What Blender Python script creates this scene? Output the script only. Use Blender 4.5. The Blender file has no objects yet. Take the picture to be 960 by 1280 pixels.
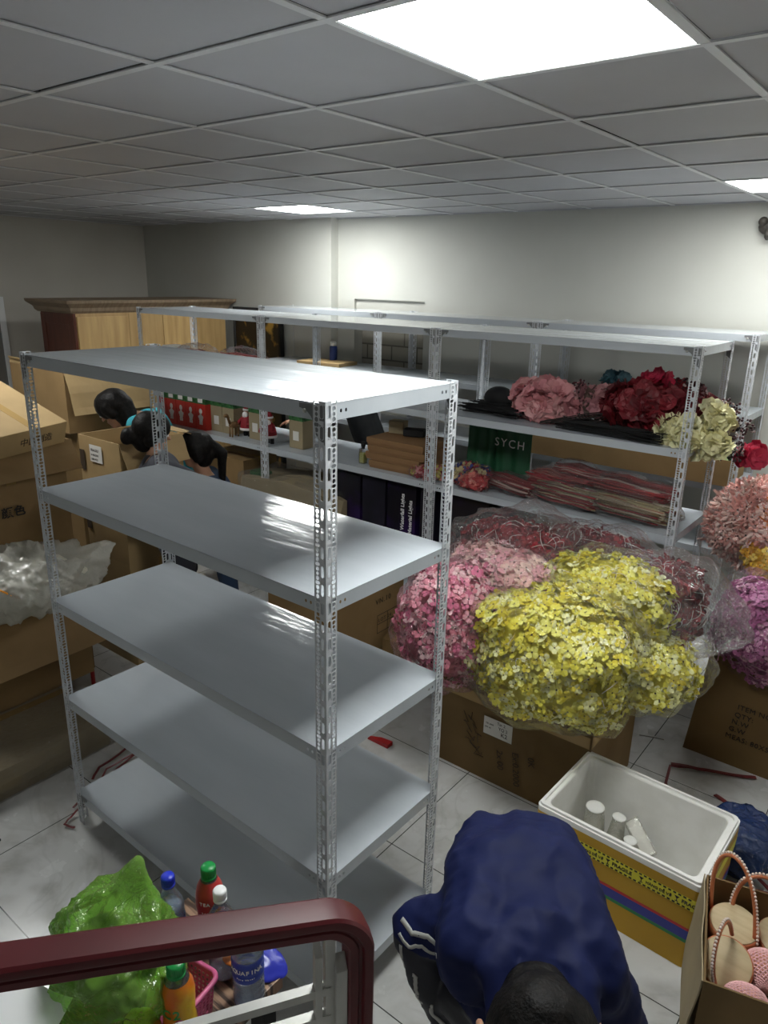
import bpy, bmesh, math, random
from math import sin, cos, pi, radians
from mathutils import Vector, Matrix, noise
import numpy as np

random.seed(7)
C = bpy.context.scene.collection
S = bpy.context.scene

# ------------------------------------------------------------------ camera
cam_d = bpy.data.cameras.new('camera')
cam = bpy.data.objects.new('camera', cam_d)
C.objects.link(cam)
cam_d.sensor_fit = 'HORIZONTAL'
cam_d.sensor_width = 36.0
cam_d.lens = 911.5 / 960 * 36.0
cam_d.clip_start = 0.02
RX = Vector((0.78306, 0.62159, 0.02099))
UP = Vector((-0.20590, 0.22725, 0.95182))
FW = Vector((-0.58687, 0.74966, -0.30593))
cam.matrix_world = Matrix(((RX.x, UP.x, -FW.x, 0.0), (RX.y, UP.y, -FW.y, 0.0), (RX.z, UP.z, -FW.z, 2.297), (0, 0, 0, 1)))
S.camera = cam

# ------------------------------------------------------------------ world, exposure
w = bpy.data.worlds.new('world'); S.world = w; w.use_nodes = True
w.node_tree.nodes['Background'].inputs[0].default_value = (0.8, 0.9, 1.0, 1)
w.node_tree.nodes['Background'].inputs[1].default_value = 0.05
S.view_settings.view_transform = 'Standard'
S.view_settings.look = 'None'
S.view_settings.gamma = 1.0
S.view_settings.use_curve_mapping = False
S.view_settings.exposure = 0.74
PANEL = 21.0          # radiance of the ceiling panels

# ------------------------------------------------------------------ materials
def new_mat(name):
    m = bpy.data.materials.new(name); m.use_nodes = True
    nt = m.node_tree; b = nt.nodes['Principled BSDF']
    return m, nt, b

def setp(b, **k):
    for n, v in k.items():
        n = {'base': 'Base Color', 'rough': 'Roughness', 'metal': 'Metallic', 'coat': 'Coat Weight', 'coat_rough': 'Coat Roughness',
             'spec': 'Specular IOR Level', 'trans': 'Transmission Weight', 'ior': 'IOR', 'alpha': 'Alpha', 'sheen': 'Sheen Weight',
             'sss': 'Subsurface Weight', 'estr': 'Emission Strength', 'ecol': 'Emission Color'}[n]
        if isinstance(v, tuple) and len(v) == 3: v = (*v, 1)
        b.inputs[n].default_value = v

def nd(nt, t, **k):
    n = nt.nodes.new(t)
    for a, v in k.items():
        if a in n.inputs.keys(): n.inputs[a].default_value = v
        else: setattr(n, a, v)
    return n

def mix_noise(m, nt, b, c1, c2, scale=8, detail=6, stretch=(1, 1, 1), lo=.35, hi=.65, bump=0, bscale=None, bdist=.002):
    tc = nd(nt, 'ShaderNodeTexCoord'); mp = nd(nt, 'ShaderNodeMapping'); mp.inputs['Scale'].default_value = stretch
    nt.links.new(tc.outputs['Object'], mp.inputs[0])
    n = nd(nt, 'ShaderNodeTexNoise'); n.inputs['Scale'].default_value = scale; n.inputs['Detail'].default_value = detail
    nt.links.new(mp.outputs[0], n.inputs['Vector'])
    r = nd(nt, 'ShaderNodeValToRGB'); r.color_ramp.elements[0].position = lo; r.color_ramp.elements[1].position = hi
    r.color_ramp.elements[0].color = (*c1, 1); r.color_ramp.elements[1].color = (*c2, 1)
    nt.links.new(n.outputs['Fac'], r.inputs[0]); nt.links.new(r.outputs[0], b.inputs['Base Color'])
    if bump:
        n2 = nd(nt, 'ShaderNodeTexNoise'); n2.inputs['Scale'].default_value = bscale or scale * 2; n2.inputs['Detail'].default_value = 4
        nt.links.new(mp.outputs[0], n2.inputs['Vector'])
        bp = nd(nt, 'ShaderNodeBump'); bp.inputs['Strength'].default_value = bump; bp.inputs['Distance'].default_value = bdist
        nt.links.new(n2.outputs['Fac'], bp.inputs['Height']); nt.links.new(bp.outputs[0], b.inputs['Normal'])
    return r

def flat(name, base, rough=.6, **k):
    m, nt, b = new_mat(name); setp(b, base=base, rough=rough, **k); return m

def noisy(name, c1, c2, rough=.7, scale=8, stretch=(1, 1, 1), bump=0, bscale=None, bdist=.002, lo=.35, hi=.65, **k):
    m, nt, b = new_mat(name); setp(b, rough=rough, **k)
    mix_noise(m, nt, b, c1, c2, scale, 6, stretch, lo, hi, bump, bscale, bdist); return m

M = {}
M['wall'] = noisy('painted_plaster', (.49, .485, .44), (.54, .535, .49), .75, 1.2, bump=.25, bscale=9, bdist=.004)
M['wall_side'] = noisy('painted_plaster_side', (.53, .50, .445), (.58, .55, .49), .75, 1.2, bump=.25, bscale=9, bdist=.004)
M['wall_shade'] = noisy('plaster_darkened_against_bounce', (.30, .29, .27), (.36, .35, .32), .8, 1.2)  # for the unseen wall behind the camera, darkened to cut bounced light
M['tile_c'] = noisy('ceiling_board', (.44, .44, .465), (.48, .48, .505), .55, 1.5, bump=.15, bscale=5, bdist=.006)
M['tbar'] = flat('ceiling_grid_paint', (.68, .69, .70), .4)
M['dark'] = flat('dark_void', (.02, .02, .02), .9)
M['steel'] = noisy('grey_painted_steel', (.56, .58, .61), (.62, .64, .67), .38, 30, spec=.5)
M['gusset'] = flat('dark_zinc_plate', (.16, .165, .17), .45)
M['shelf'] = noisy('grey_painted_shelf', (.46, .495, .53), (.50, .535, .57), .085, 2.2, (.6, 3, 1), bump=.3, bscale=2.6, bdist=.010, spec=.22)
M['plastic_white'] = flat('white_plastic', (.8, .8, .8), .35)
M['foam'] = noisy('white_foam', (.78, .77, .73), (.84, .83, .80), .75, 14, bump=.3, bscale=120, bdist=.001)
M['block'] = None
M['ply'] = noisy('plywood', (.42, .26, .10), (.60, .40, .17), .5, 3.0, (1, 6, .6), lo=.3, hi=.7)
M['ply2'] = noisy('plywood_darker', (.36, .22, .085), (.50, .33, .14), .5, 3.0, (1, 6, .6), lo=.3, hi=.7)
M['maroonwood'] = noisy('red_brown_varnish', (.085, .022, .012), (.13, .035, .018), .35, 6, (4, 4, .5))
M['greywood'] = noisy('dusty_wood', (.20, .14, .09), (.27, .20, .13), .6, 6, (1, 6, 1))
M['lacquer'] = noisy('black_lacquer_with_gold_flowers', (.012, .008, .005), (.30, .17, .03), .35, 7, lo=.56, hi=.66)
M['rail'] = noisy('maroon_rail', (.075, .008, .011), (.105, .011, .015), .42, 5, (1, 1, 4), spec=.3)
M['bar'] = noisy('galvanised_bar', (.40, .40, .38), (.50, .50, .47), .38, 12, metal=.25)
M['woodtop'] = noisy('striped_wood_laminate', (.05, .025, .015), (.36, .22, .14), .45, 7, (1, 14, 1), lo=.42, hi=.58)
M['black'] = flat('black_fabric', (.008, .008, .009), .7)
M['tape'] = flat('clear_parcel_tape', (.40, .26, .10), .25)
M['label'] = flat('paper_label', (.72, .70, .66), .6)
M['paper'] = flat('white_paper', (.86, .86, .88), .6)
M['ink'] = flat('black_ink', (.015, .012, .01), .7)
M['inkwhite'] = flat('white_ink', (.8, .8, .8), .6)
M['pen'] = flat('marker_pen', (.05, .03, .015), .7)
M['ytape'] = flat('yellow_warning_tape', (.75, .68, .03), .35)
M['red'] = flat('red_plastic', (.42, .012, .014), .35)
M['strap'] = noisy('red_strapping', (.13, .018, .02), (.20, .03, .03), .45, 20)
M['redbox'] = flat('red_print', (.55, .03, .02), .4)
M['greenprint'] = noisy('dark_green_print', (.01, .06, .02), (.06, .20, .06), .5, 40)
M['stripe_red'] = flat('red_stripe', (.48, .02, .02), .35)
M['stripe_blue'] = flat('blue_stripe', (.02, .03, .28), .35)
M['stripe_green'] = flat('green_stripe', (.01, .20, .05), .35)
M['skin'] = noisy('skin', (.46, .25, .16), (.52, .29, .19), .5, 20, sss=.1)
M['hair'] = noisy('black_hair', (.003, .003, .003), (.012, .010, .009), .5, 60, (1, 1, 1), bump=.8, bscale=140, bdist=.003, spec=.15)
M['navy'] = noisy('navy_nylon', (.006, .010, .050), (.008, .013, .064), .62, 9, spec=.15, bump=.35, bscale=7, bdist=.02)
M['navy_dark'] = noisy('black_navy_panel', (.0025, .003, .009), (.0045, .005, .014), .55, 9, bump=.3, bscale=9, bdist=.01)
M['reflect'] = flat('grey_reflective_trim', (.36, .36, .34), .45)
M['trouser'] = flat('dark_trousers', (.012, .013, .02), .8)
M['teal'] = flat('teal_cloth', (.03, .30, .36), .8)
M['charcoal'] = noisy('charcoal_cloth', (.025, .026, .036), (.04, .04, .055), .8, 10)
M['blackcloth'] = noisy('black_cloth', (.010, .012, .014), (.018, .02, .022), .8, 10)
M['denim'] = flat('denim', (.03, .06, .12), .8)
M['santa_red'] = flat('dark_red_cloth', (.28, .012, .02), .7)
M['fur'] = flat('white_fur', (.75, .72, .70), .8)
M['pearl'] = flat('pearl', (.80, .66, .58), .22, coat=.6)
M['tan'] = flat('tan_leather', (.52, .17, .07), .4)
M['drum'] = noisy('unpainted_wood_disc', (.52, .40, .23), (.60, .48, .29), .6, 10, (1, 6, 1))
M['foamnet'] = flat('pink_foam_net', (.85, .50, .50), .7)
M['pinkplastic'] = flat('pink_plastic', (.62, .12, .27), .35)
M['cap_blue'] = flat('blue_cap', (.02, .04, .55), .35)
M['cap_green'] = flat('green_cap', (.01, .28, .06), .35)
M['cap_white'] = flat('white_cap', (.85, .85, .85), .35)
M['bluelabel'] = flat('blue_label', (.02, .05, .38), .35)
M['redtea'] = noisy('red_bottle_sleeve', (.42, .02, .025), (.55, .06, .05), .3, 14)
M['yellowtea'] = noisy('yellow_bottle_sleeve', (.62, .16, .01), (.80, .55, .02), .3, 9, lo=.4, hi=.6)
M['bluepack'] = flat('blue_wrapper', (.03, .04, .42), .3)
M['orangepack'] = flat('orange_print', (.8, .25, .05), .4)
M['greenbag'] = flat('green_cloth_bag', (.012, .085, .035), .5)
M['perf_y'] = flat('pale_yellow_liquid', (.55, .5, .12), .15)
M['purple'] = noisy('black_purple_print', (.006, .005, .010), (.030, .008, .085), .35, 5, lo=.45, hi=.72)
M['blackbox'] = noisy('black_print', (.008, .008, .012), (.018, .015, .03), .35, 6)
M['aerosol'] = flat('blue_tin', (.03, .06, .25), .3)
M['stem'] = flat('dark_stem', (.022, .013, .012), .7)
M['stemgreen'] = flat('green_leaf', (.05, .16, .05), .6)
M['applegreen'] = flat('pale_green_fruit', (.50, .62, .28), .4)
M['fixture'] = noisy('dark_bracket', (.02, .018, .015), (.06, .05, .04), .5, 40)
M['glint'] = flat('white_glint', (.80, .70, .68), .3)

def cardboard(name, c=(.30, .19, .085), v=.82):
    m, nt, b = new_mat(name); setp(b, rough=.72, spec=.25)
    mix_noise(m, nt, b, tuple(x * v for x in c), c, 5, 7, (1, 1, 1), .3, .7, .25, 16, .004)
    return m
M['card'] = cardboard('cardboard_brown')
M['card_dark'] = cardboard('cardboard_dark_brown', (.19, .118, .048))
M['card_light'] = cardboard('cardboard_light', (.42, .29, .14))
M['card_grey'] = cardboard('cardboard_greyish', (.36, .29, .18))
M['kraft'] = cardboard('kraft_board', (.27, .15, .07), .9)
M['goldcard'] = cardboard('golden_brown_taped_board', (.52, .30, .022), .9)
# taped yellow board is glossier
M['goldcard'].node_tree.nodes['Principled BSDF'].inputs['Roughness'].default_value = .38
M['mirror'] = flat('mirror_glass', (.45, .47, .47), .12, metal=.6)

def mat_film(name, tint=(1, 1, 1), opac=.22, ior=1.33, fk=1.0, rough=.12, bscale=22, bdist=.02, gl=(.95, .95, .95), milky=(.8, .8, .8), milk=.1):
    m = bpy.data.materials.new(name); m.use_nodes = True; nt = m.node_tree; nt.nodes.clear()
    out = nd(nt, 'ShaderNodeOutputMaterial')
    tr = nd(nt, 'ShaderNodeBsdfTransparent'); tr.inputs[0].default_value = (*tint, 1)
    g = nd(nt, 'ShaderNodeBsdfGlossy'); g.inputs['Color'].default_value = (*gl, 1); g.inputs['Roughness'].default_value = rough
    d = nd(nt, 'ShaderNodeBsdfDiffuse'); d.inputs[0].default_value = (*milky, 1)
    tc = nd(nt, 'ShaderNodeTexCoord')
    n = nd(nt, 'ShaderNodeTexNoise'); n.inputs['Scale'].default_value = bscale; n.inputs['Detail'].default_value = 5; n.inputs['Distortion'].default_value = 1.2
    nt.links.new(tc.outputs['Object'], n.inputs['Vector'])
    bp = nd(nt, 'ShaderNodeBump'); bp.inputs['Strength'].default_value = 1; bp.inputs['Distance'].default_value = bdist
    nt.links.new(n.outputs['Fac'], bp.inputs['Height'])
    nt.links.new(bp.outputs[0], g.inputs['Normal'])
    fr = nd(nt, 'ShaderNodeFresnel'); fr.inputs['IOR'].default_value = ior; nt.links.new(bp.outputs[0], fr.inputs['Normal'])
    ad = nd(nt, 'ShaderNodeMath'); ad.operation = 'ADD'; ad.use_clamp = True; ad.inputs[1].default_value = opac
    hf = nd(nt, 'ShaderNodeMath'); hf.operation = 'MULTIPLY'; hf.inputs[1].default_value = fk
    nt.links.new(fr.outputs[0], hf.inputs[0]); nt.links.new(hf.outputs[0], ad.inputs[0])
    m1 = nd(nt, 'ShaderNodeMixShader'); nt.links.new(ad.outputs[0], m1.inputs[0]); nt.links.new(tr.outputs[0], m1.inputs[1]); nt.links.new(g.outputs[0], m1.inputs[2])
    m2 = nd(nt, 'ShaderNodeMixShader'); m2.inputs[0].default_value = milk; nt.links.new(m1.outputs[0], m2.inputs[1]); nt.links.new(d.outputs[0], m2.inputs[2])
    nt.links.new(m2.outputs[0], out.inputs[0])
    return m
M['film'] = mat_film('clear_plastic_film', milk=.02, opac=.02, rough=.14, fk=.45, gl=(1, 1, 1))
M['film_milky'] = mat_film('milky_plastic_film', milk=.34, opac=.18, milky=(.86, .84, .74), bscale=20, bdist=.05, rough=.15)
M['film_shiny'] = mat_film('shiny_crinkled_film', milk=.03, opac=.03, rough=.12, fk=.55, gl=(1, 1, 1), bscale=30, bdist=.03)
M['film_green'] = mat_film('green_plastic_bag', tint=(.55, .90, .30), milk=.26, opac=.06, milky=(.36, .72, .10), bscale=10, bdist=.05)
M['film_blue'] = mat_film('dark_blue_plastic_bag', tint=(.1, .15, .4), milk=.75, opac=.12, milky=(.012, .03, .10), bscale=16, bdist=.03)
M['pet'] = mat_film('clear_bottle_plastic', tint=(.93, .96, .98), milk=.04, opac=.08, rough=.05, bscale=30, bdist=.004)
M['pet_fill'] = mat_film('water_in_bottle', tint=(.80, .88, .95), milk=.28, opac=.05, rough=.05, bscale=30, bdist=.004, milky=(.58, .66, .84))
M['glass_clear'] = mat_film('clear_packing', tint=(.95, .95, .9), milk=.30, opac=.12, milky=(.72, .70, .62), bscale=25, bdist=.01)

def brick_mat():
    m, nt, b = new_mat('grey_concrete_blocks'); setp(b, rough=.9)
    tc = nd(nt, 'ShaderNodeTexCoord'); mp = nd(nt, 'ShaderNodeMapping'); mp.inputs['Rotation'].default_value = (pi / 2, 0, 0)
    nt.links.new(tc.outputs['Object'], mp.inputs[0])
    br = nd(nt, 'ShaderNodeTexBrick'); br.inputs['Scale'].default_value = 1; br.inputs['Brick Width'].default_value = .30; br.inputs['Row Height'].default_value = .14
    br.inputs['Mortar Size'].default_value = .008; br.inputs['Color1'].default_value = (.22, .205, .17, 1); br.inputs['Color2'].default_value = (.29, .27, .225, 1); br.inputs['Mortar'].default_value = (.11, .10, .08, 1)
    nt.links.new(mp.outputs[0], br.inputs['Vector']); nt.links.new(br.outputs['Color'], b.inputs['Base Color'])
    return m
M['block'] = brick_mat()

def floor_mat():
    m, nt, b = new_mat('polished_floor_tiles'); setp(b, rough=.16, spec=.5)
    tc = nd(nt, 'ShaderNodeTexCoord'); mp = nd(nt, 'ShaderNodeMapping'); mp.inputs['Location'].default_value = (1.5075 / 1, -2.03, 0)
    nt.links.new(tc.outputs['Object'], mp.inputs[0])
    br = nd(nt, 'ShaderNodeTexBrick'); br.offset = 0; br.inputs['Scale'].default_value = 1; br.inputs['Brick Width'].default_value = .602; br.inputs['Row Height'].default_value = .602
    br.inputs['Mortar Size'].default_value = .0022; br.inputs['Mortar Smooth'].default_value = .1
    br.inputs['Color1'].default_value = (.55, .55, .535, 1); br.inputs['Color2'].default_value = (.58, .58, .565, 1); br.inputs['Mortar'].default_value = (.06, .06, .055, 1)
    nt.links.new(mp.outputs[0], br.inputs['Vector'])
    n = nd(nt, 'ShaderNodeTexNoise'); n.inputs['Scale'].default_value = 2.3; n.inputs['Detail'].default_value = 9; n.inputs['Distortion'].default_value = 1.6
    nt.links.new(tc.outputs['Object'], n.inputs['Vector'])
    r = nd(nt, 'ShaderNodeValToRGB'); e = r.color_ramp.elements
    e[0].position = .46; e[0].color = (1, 1, 1, 1); e[1].position = .54; e[1].color = (1, 1, 1, 1)
    k = e.new(.5); k.color = (.90, .90, .895, 1)
    nt.links.new(n.outputs['Fac'], r.inputs[0])
    mx = nd(nt, 'ShaderNodeMix', data_type='RGBA', blend_type='MULTIPLY'); mx.inputs[0].default_value = 1
    nt.links.new(br.outputs['Color'], mx.inputs[6]); nt.links.new(r.outputs[0], mx.inputs[7])
    n2 = nd(nt, 'ShaderNodeTexNoise'); n2.inputs['Scale'].default_value = 7; n2.inputs['Detail'].default_value = 8
    nt.links.new(tc.outputs['Object'], n2.inputs['Vector'])
    r2 = nd(nt, 'ShaderNodeValToRGB'); r2.color_ramp.elements[0].position = .25; r2.color_ramp.elements[0].color = (.78, .76, .73, 1); r2.color_ramp.elements[1].position = .5; r2.color_ramp.elements[1].color = (1, 1, 1, 1)
    nt.links.new(n2.outputs['Fac'], r2.inputs[0])
    mx2 = nd(nt, 'ShaderNodeMix', data_type='RGBA', blend_type='MULTIPLY'); mx2.inputs[0].default_value = 1
    nt.links.new(mx.outputs[2], mx2.inputs[6]); nt.links.new(r2.outputs[0], mx2.inputs[7])
    nt.links.new(mx2.outputs[2], b.inputs['Base Color'])
    mr = nd(nt, 'ShaderNodeMapRange'); mr.inputs[1].default_value = .3; mr.inputs[2].default_value = .7; mr.inputs[3].default_value = .12; mr.inputs[4].default_value = .3
    nt.links.new(n2.outputs['Fac'], mr.inputs[0]); nt.links.new(mr.outputs[0], b.inputs['Roughness'])
    return m
M['floor'] = floor_mat()

# ------------------------------------------------------------------ mesh helpers
def link(name, me, parent=None, mats=(), loc=None, rot=None):
    o = bpy.data.objects.new(name, me); C.objects.link(o)
    for m in mats: me.materials.append(M[m] if isinstance(m, str) else m)
    if loc is not None: o.location = loc
    if rot is not None: o.rotation_euler = rot
    if parent is not None: o.parent = parent
    return o

def tag(o, label=None, cat=None, group=None, kind=None):
    if label: o['label'] = label
    if cat: o['category'] = cat
    if group: o['group'] = group
    if kind: o['kind'] = kind
    return o

def thing(name, label, cat, loc=(0, 0, 0), rotz=0, group=None):
    o = bpy.data.objects.new(name, None); C.objects.link(o); o.empty_display_size = .05
    o.location = loc; o.rotation_euler = (0, 0, rotz)
    return tag(o, label, cat, group)

def copy_tree(o, parent=None):
    c = o.copy(); C.objects.link(c); c.parent = parent
    for ch in o.children: copy_tree(ch, c)
    return c

class MB:
    """collects geometry for ONE mesh"""
    def __init__(s): s.v = []; s.f = []; s.mi = []; s.smooth = []
    def add(s, vs, fs, mi=0, sm=False):
        b = len(s.v); s.v += [tuple(v) for v in vs]
        s.f += [tuple(b + i for i in f) for f in fs]; s.mi += [mi] * len(fs); s.smooth += [sm] * len(fs)
    def box(s, a, b, mi=0, mat=None):
        x0, y0, z0 = a; x1, y1, z1 = b
        vs = [Vector(p) for p in ((x0, y0, z0), (x1, y0, z0), (x1, y1, z0), (x0, y1, z0), (x0, y0, z1), (x1, y0, z1), (x1, y1, z1), (x0, y1, z1))]
        if mat is not None: vs = [mat @ v for v in vs]
        s.add(vs, [(0, 3, 2, 1), (4, 5, 6, 7), (0, 1, 5, 4), (1, 2, 6, 5), (2, 3, 7, 6), (3, 0, 4, 7)], mi)
    def prism(s, poly, z0, z1, mi=0, mat=None):
        n = len(poly); vs = [Vector((x, y, z0)) for x, y in poly] + [Vector((x, y, z1)) for x, y in poly]
        if mat is not None: vs = [mat @ v for v in vs]
        s.add(vs, [tuple(range(n))[::-1], tuple(range(n, 2 * n))] + [(i, (i + 1) % n, n + (i + 1) % n, n + i) for i in range(n)], mi)
    def lathe(s, prof, n=24, mi=0, mat=None, sm=True, cap=True):
        vs = []; fs = []
        for r, z in prof:
            for k in range(n):
                a = 2 * pi * k / n; vs.append(Vector((r * cos(a), r * sin(a), z)))
        m = len(prof)
        for i in range(m - 1):
            for k in range(n):
                fs.append((i * n + k, i * n + (k + 1) % n, (i + 1) * n + (k + 1) % n, (i + 1) * n + k))
        if cap: fs += [tuple(range(n))[::-1], tuple((m - 1) * n + k for k in range(n))]
        if mat is not None: vs = [mat @ v for v in vs]
        s.add(vs, fs, mi, sm)
    def tube(s, pts, r, n=8, mi=0, sm=True, closed=False, sq=1.0):
        pts = [Vector(p) for p in pts]; N = len(pts); vs = []; fs = []
        up = Vector((0, 0, 1)); prev = None
        for i, p in enumerate(pts):
            if closed: t = pts[(i + 1) % N] - pts[i - 1]
            else: t = pts[min(i + 1, N - 1)] - pts[max(i - 1, 0)]
            t = t.normalized() if t.length > 1e-9 else Vector((0, 0, 1))
            if prev is None:
                a = t.cross(up)
                if a.length < .05: a = t.cross(Vector((1, 0, 0)))
            else: a = prev - t * prev.dot(t)
            a.normalize(); prev = a; b = t.cross(a)
            rr = r[i] if isinstance(r, (list, tuple)) else r
            for k in range(n):
                an = 2 * pi * (k + .5) / n
                vs.append(p + a * rr * cos(an) + b * rr * sq * sin(an))
        for i in range(N if closed else N - 1):
            j = (i + 1) % N
            for k in range(n): fs.append((i * n + k, i * n + (k + 1) % n, j * n + (k + 1) % n, j * n + k))
        if not closed: fs += [tuple(range(n))[::-1], tuple((N - 1) * n + k for k in range(n))]
        s.add(vs, fs, mi, sm)
    def ball(s, c, r, n=12, mi=0, mat=None, sm=True):
        if not isinstance(r, (tuple, list)): r = (r, r, r)
        m = max(6, n * 2 // 3); prof = []
        vs = []; fs = []
        for i in range(m + 1):
            ph = -pi / 2 + pi * i / m
            for k in range(n):
                a = 2 * pi * k / n
                v = Vector((r[0] * cos(ph) * cos(a), r[1] * cos(ph) * sin(a), r[2] * sin(ph)))
                if mat is not None: v = mat @ v
                vs.append(v + Vector(c))
        for i in range(m):
            for k in range(n): fs.append((i * n + k, i * n + (k + 1) % n, (i + 1) * n + (k + 1) % n, (i + 1) * n + k))
        s.add(vs, fs, mi, sm)
    def mesh(s, name='m'):
        me = bpy.data.meshes.new(name); me.from_pydata(s.v, [], s.f)
        me.polygons.foreach_set('material_index', s.mi); me.polygons.foreach_set('use_smooth', s.smooth)
        me.update(); return me
    def build(s, name, mats, parent=None, loc=None, rot=None, bevel=0, weld=False):
        me = s.mesh(name)
        if not isinstance(mats, (list, tuple)): mats = [mats]
        if bevel or weld:
            bm = bmesh.new(); bm.from_mesh(me)
            if weld: bmesh.ops.remove_doubles(bm, verts=bm.verts, dist=1e-5)
            if bevel:
                es = [e for e in bm.edges if len(e.link_faces) == 2 and e.calc_face_angle(0) > .6]
                bmesh.ops.bevel(bm, geom=es, offset=bevel, segments=2, profile=.6, affect='EDGES', clamp_overlap=True)
            bm.to_mesh(me); bm.free()
        return link(name, me, parent, mats, loc, rot)

def bake(o):
    """apply modifiers (evaluated mesh replaces the object's data)"""
    dg = bpy.context.evaluated_depsgraph_get(); dg.update()
    me = bpy.data.meshes.new_from_object(o.evaluated_get(dg), preserve_all_data_layers=True, depsgraph=dg)
    o.modifiers.clear(); o.data = me
    return o

def text_obj(name, body, size, mat, parent, matrix, extrude=.0006, bold=False, align='LEFT', space=1.0):
    cu = bpy.data.curves.new(name, 'FONT'); cu.body = body; cu.size = size; cu.extrude = extrude; cu.align_x = align; cu.space_character = space
    if bold: cu.offset = size * .02
    cu.resolution_u = 3
    t = bpy.data.objects.new(name, cu); C.objects.link(t)
    dg = bpy.context.evaluated_depsgraph_get(); dg.update()
    me = bpy.data.meshes.new_from_object(t.evaluated_get(dg))
    bpy.data.objects.remove(t)
    me.materials.clear()
    o = link(name, me, parent, [mat]); o.matrix_local = matrix
    return o

def frame(o, x, y, extra=0):
    """matrix whose local X runs along x, local Y along y (text plane), at o"""
    x = Vector(x).normalized(); y = Vector(y); y = (y - x * y.dot(x)).normalized(); z = x.cross(y)
    return Matrix(((x.x, y.x, z.x, o[0]), (x.y, y.y, z.y, o[1]), (x.z, y.z, z.z, o[2]), (0, 0, 0, 1)))

def perf(mb, O, U, V, rows):
    """perforated sheet: rows = list of (v0, v1, [(u0, u1, hole)]) ; hole None or (w,h); in the plane O + u U + v V"""
    O = Vector(O); U = Vector(U); V = Vector(V)
    for v0, v1, cells in rows:
        for u0, u1, h in cells:
            c = [(u0, v0), (u1, v0), (u1, v1), (u0, v1)]
            if h is None:
                mb.add([O + U * u + V * v for u, v in c], [(0, 1, 2, 3)]); continue
            cu = (u0 + u1) / 2; cv = (v0 + v1) / 2; hw, hh = h[0] / 2, h[1] / 2; k = min(hw, hh) * .62
            inn = [(cu - hw + k, cv - hh), (cu + hw - k, cv - hh), (cu + hw, cv - hh + k), (cu + hw, cv + hh - k), (cu + hw - k, cv + hh), (cu - hw + k, cv + hh), (cu - hw, cv + hh - k), (cu - hw, cv - hh + k)]
            out = [(cu - hw + k, v0), (cu + hw - k, v0), (u1, cv - hh + k), (u1, cv + hh - k), (cu + hw - k, v1), (cu - hw + k, v1), (u0, cv + hh - k), (u0, cv - hh + k)]
            vs = [O + U * u + V * v for u, v in inn + out + c]
            fs = [(i, i + 8, (i + 1) % 8 + 8, (i + 1) % 8) for i in (0, 2, 4, 6)]
            fs += [(1, 9, 17, 10, 2), (3, 11, 18, 12, 4), (5, 13, 19, 14, 6), (7, 15, 16, 8, 0)]
            fs = [f[::-1] for f in fs]
            mb.add(vs, fs)

# ------------------------------------------------------------------ setting
X0, X1, Y0, Y1, ZC = -7.9, 3.2, -4.6, 5.5, 2.812
def struct(name, mb, mats, **k):
    o = mb.build(name, mats, **k); o['kind'] = 'structure'; return o
mb = MB(); mb.box((X0 - .2, Y0 - .2, -.12), (X1 + .2, Y1 + .6, 0)); struct('floor', mb, 'floor')
# ceiling: boards laid in a metal grid, a little crooked so dark gaps show
P = .605; GX, GY = -2.426, 1.318
mb = MB(); rnd = random.Random(3)
i0 = int((X0 - GX) / P) - 1; i1 = int((X1 - GX) / P) + 1; j0 = int((Y0 - GY) / P) - 1; j1 = int((Y1 - GY) / P) + 1
LIGHTS = [(2, 0), (-4, 5), (2, 5), (-4, 0), (2, -9), (8, 5)]
for i in range(i0, i1 + 1):
    for j in range(j0, j1 + 1):
        if (i, j) in LIGHTS: continue
        sx, sy = rnd.uniform(-.009, .009), rnd.uniform(-.009, .009)
        x = max(X0, GX + P * i + .008 + sx); y = max(Y0, GY + P * j + .008 + sy)
        xe = min(X1, GX + P * (i + 1) - .008 + sx); ye = min(Y1 + .25, GY + P * (j + 1) - .008 + sy)
        if xe - x < .02 or ye - y < .02: continue
        mb.box((x, y, ZC + .006), (xe, ye, ZC + .014))
mb.box((X0 - .1, Y0 - .1, ZC + .12), (X1 + .1, Y1 + .5, ZC + .14), mi=1)
struct('ceiling', mb, ['tile_c', 'dark'])
mb = MB()
for i in range(i0, i1 + 2):
    x = GX + P * i
    if X0 < x < X1: mb.box((x - .012, Y0, ZC), (x + .012, Y1 + .25, ZC + .004))
for j in range(j0, j1 + 2):
    y = GY + P * j
    if Y0 < y < Y1: mb.box((X0, y - .012, ZC - .0006), (X1, y + .012, ZC + .0034))
struct('trim_1', mb, 'tbar')
mb = MB(); mb.box((X0, Y0, ZC - .002), (X0 + .02, Y1, ZC + .02)); mb.box((X0 + .021, Y1 - .022, ZC - .002), (X1, Y1 - .002, ZC + .02)); struct('trim_2', mb, 'tile_c')
# back wall with a blocked-up opening; left part stands forward of the right part
NX0, NX1, NZ0, NZ1, ST = -4.72, -3.90, 1.10, 2.10, -4.93
mb = MB()
mb.box((ST, Y1, 0), (NX0, Y1 + .2, 2.95)); mb.box((NX1, Y1, 0), (X1 + .2, Y1 + .2, 2.95))
mb.box((NX0, Y1, 0), (NX1, Y1 + .2, NZ0)); mb.box((NX0, Y1, NZ1), (NX1, Y1 + .2, 2.95))
mb.box((X0 - .2, Y1 - .1, 0), (ST, Y1 + .2, 2.95))
struct('wall_back', mb, 'wall')
mb = MB(); mb.box((NX0 - .05, Y1 + .12, NZ0 - .05), (NX1 + .05, Y1 + .19, NZ1 + .02)); struct('trim_3', mb, 'block')
mb = MB(); mb.box((NX0, Y1 + .03, 1.93), (NX1, Y1 + .119, NZ1 + .019)); struct('trim_4', mb, 'wall')
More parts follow.
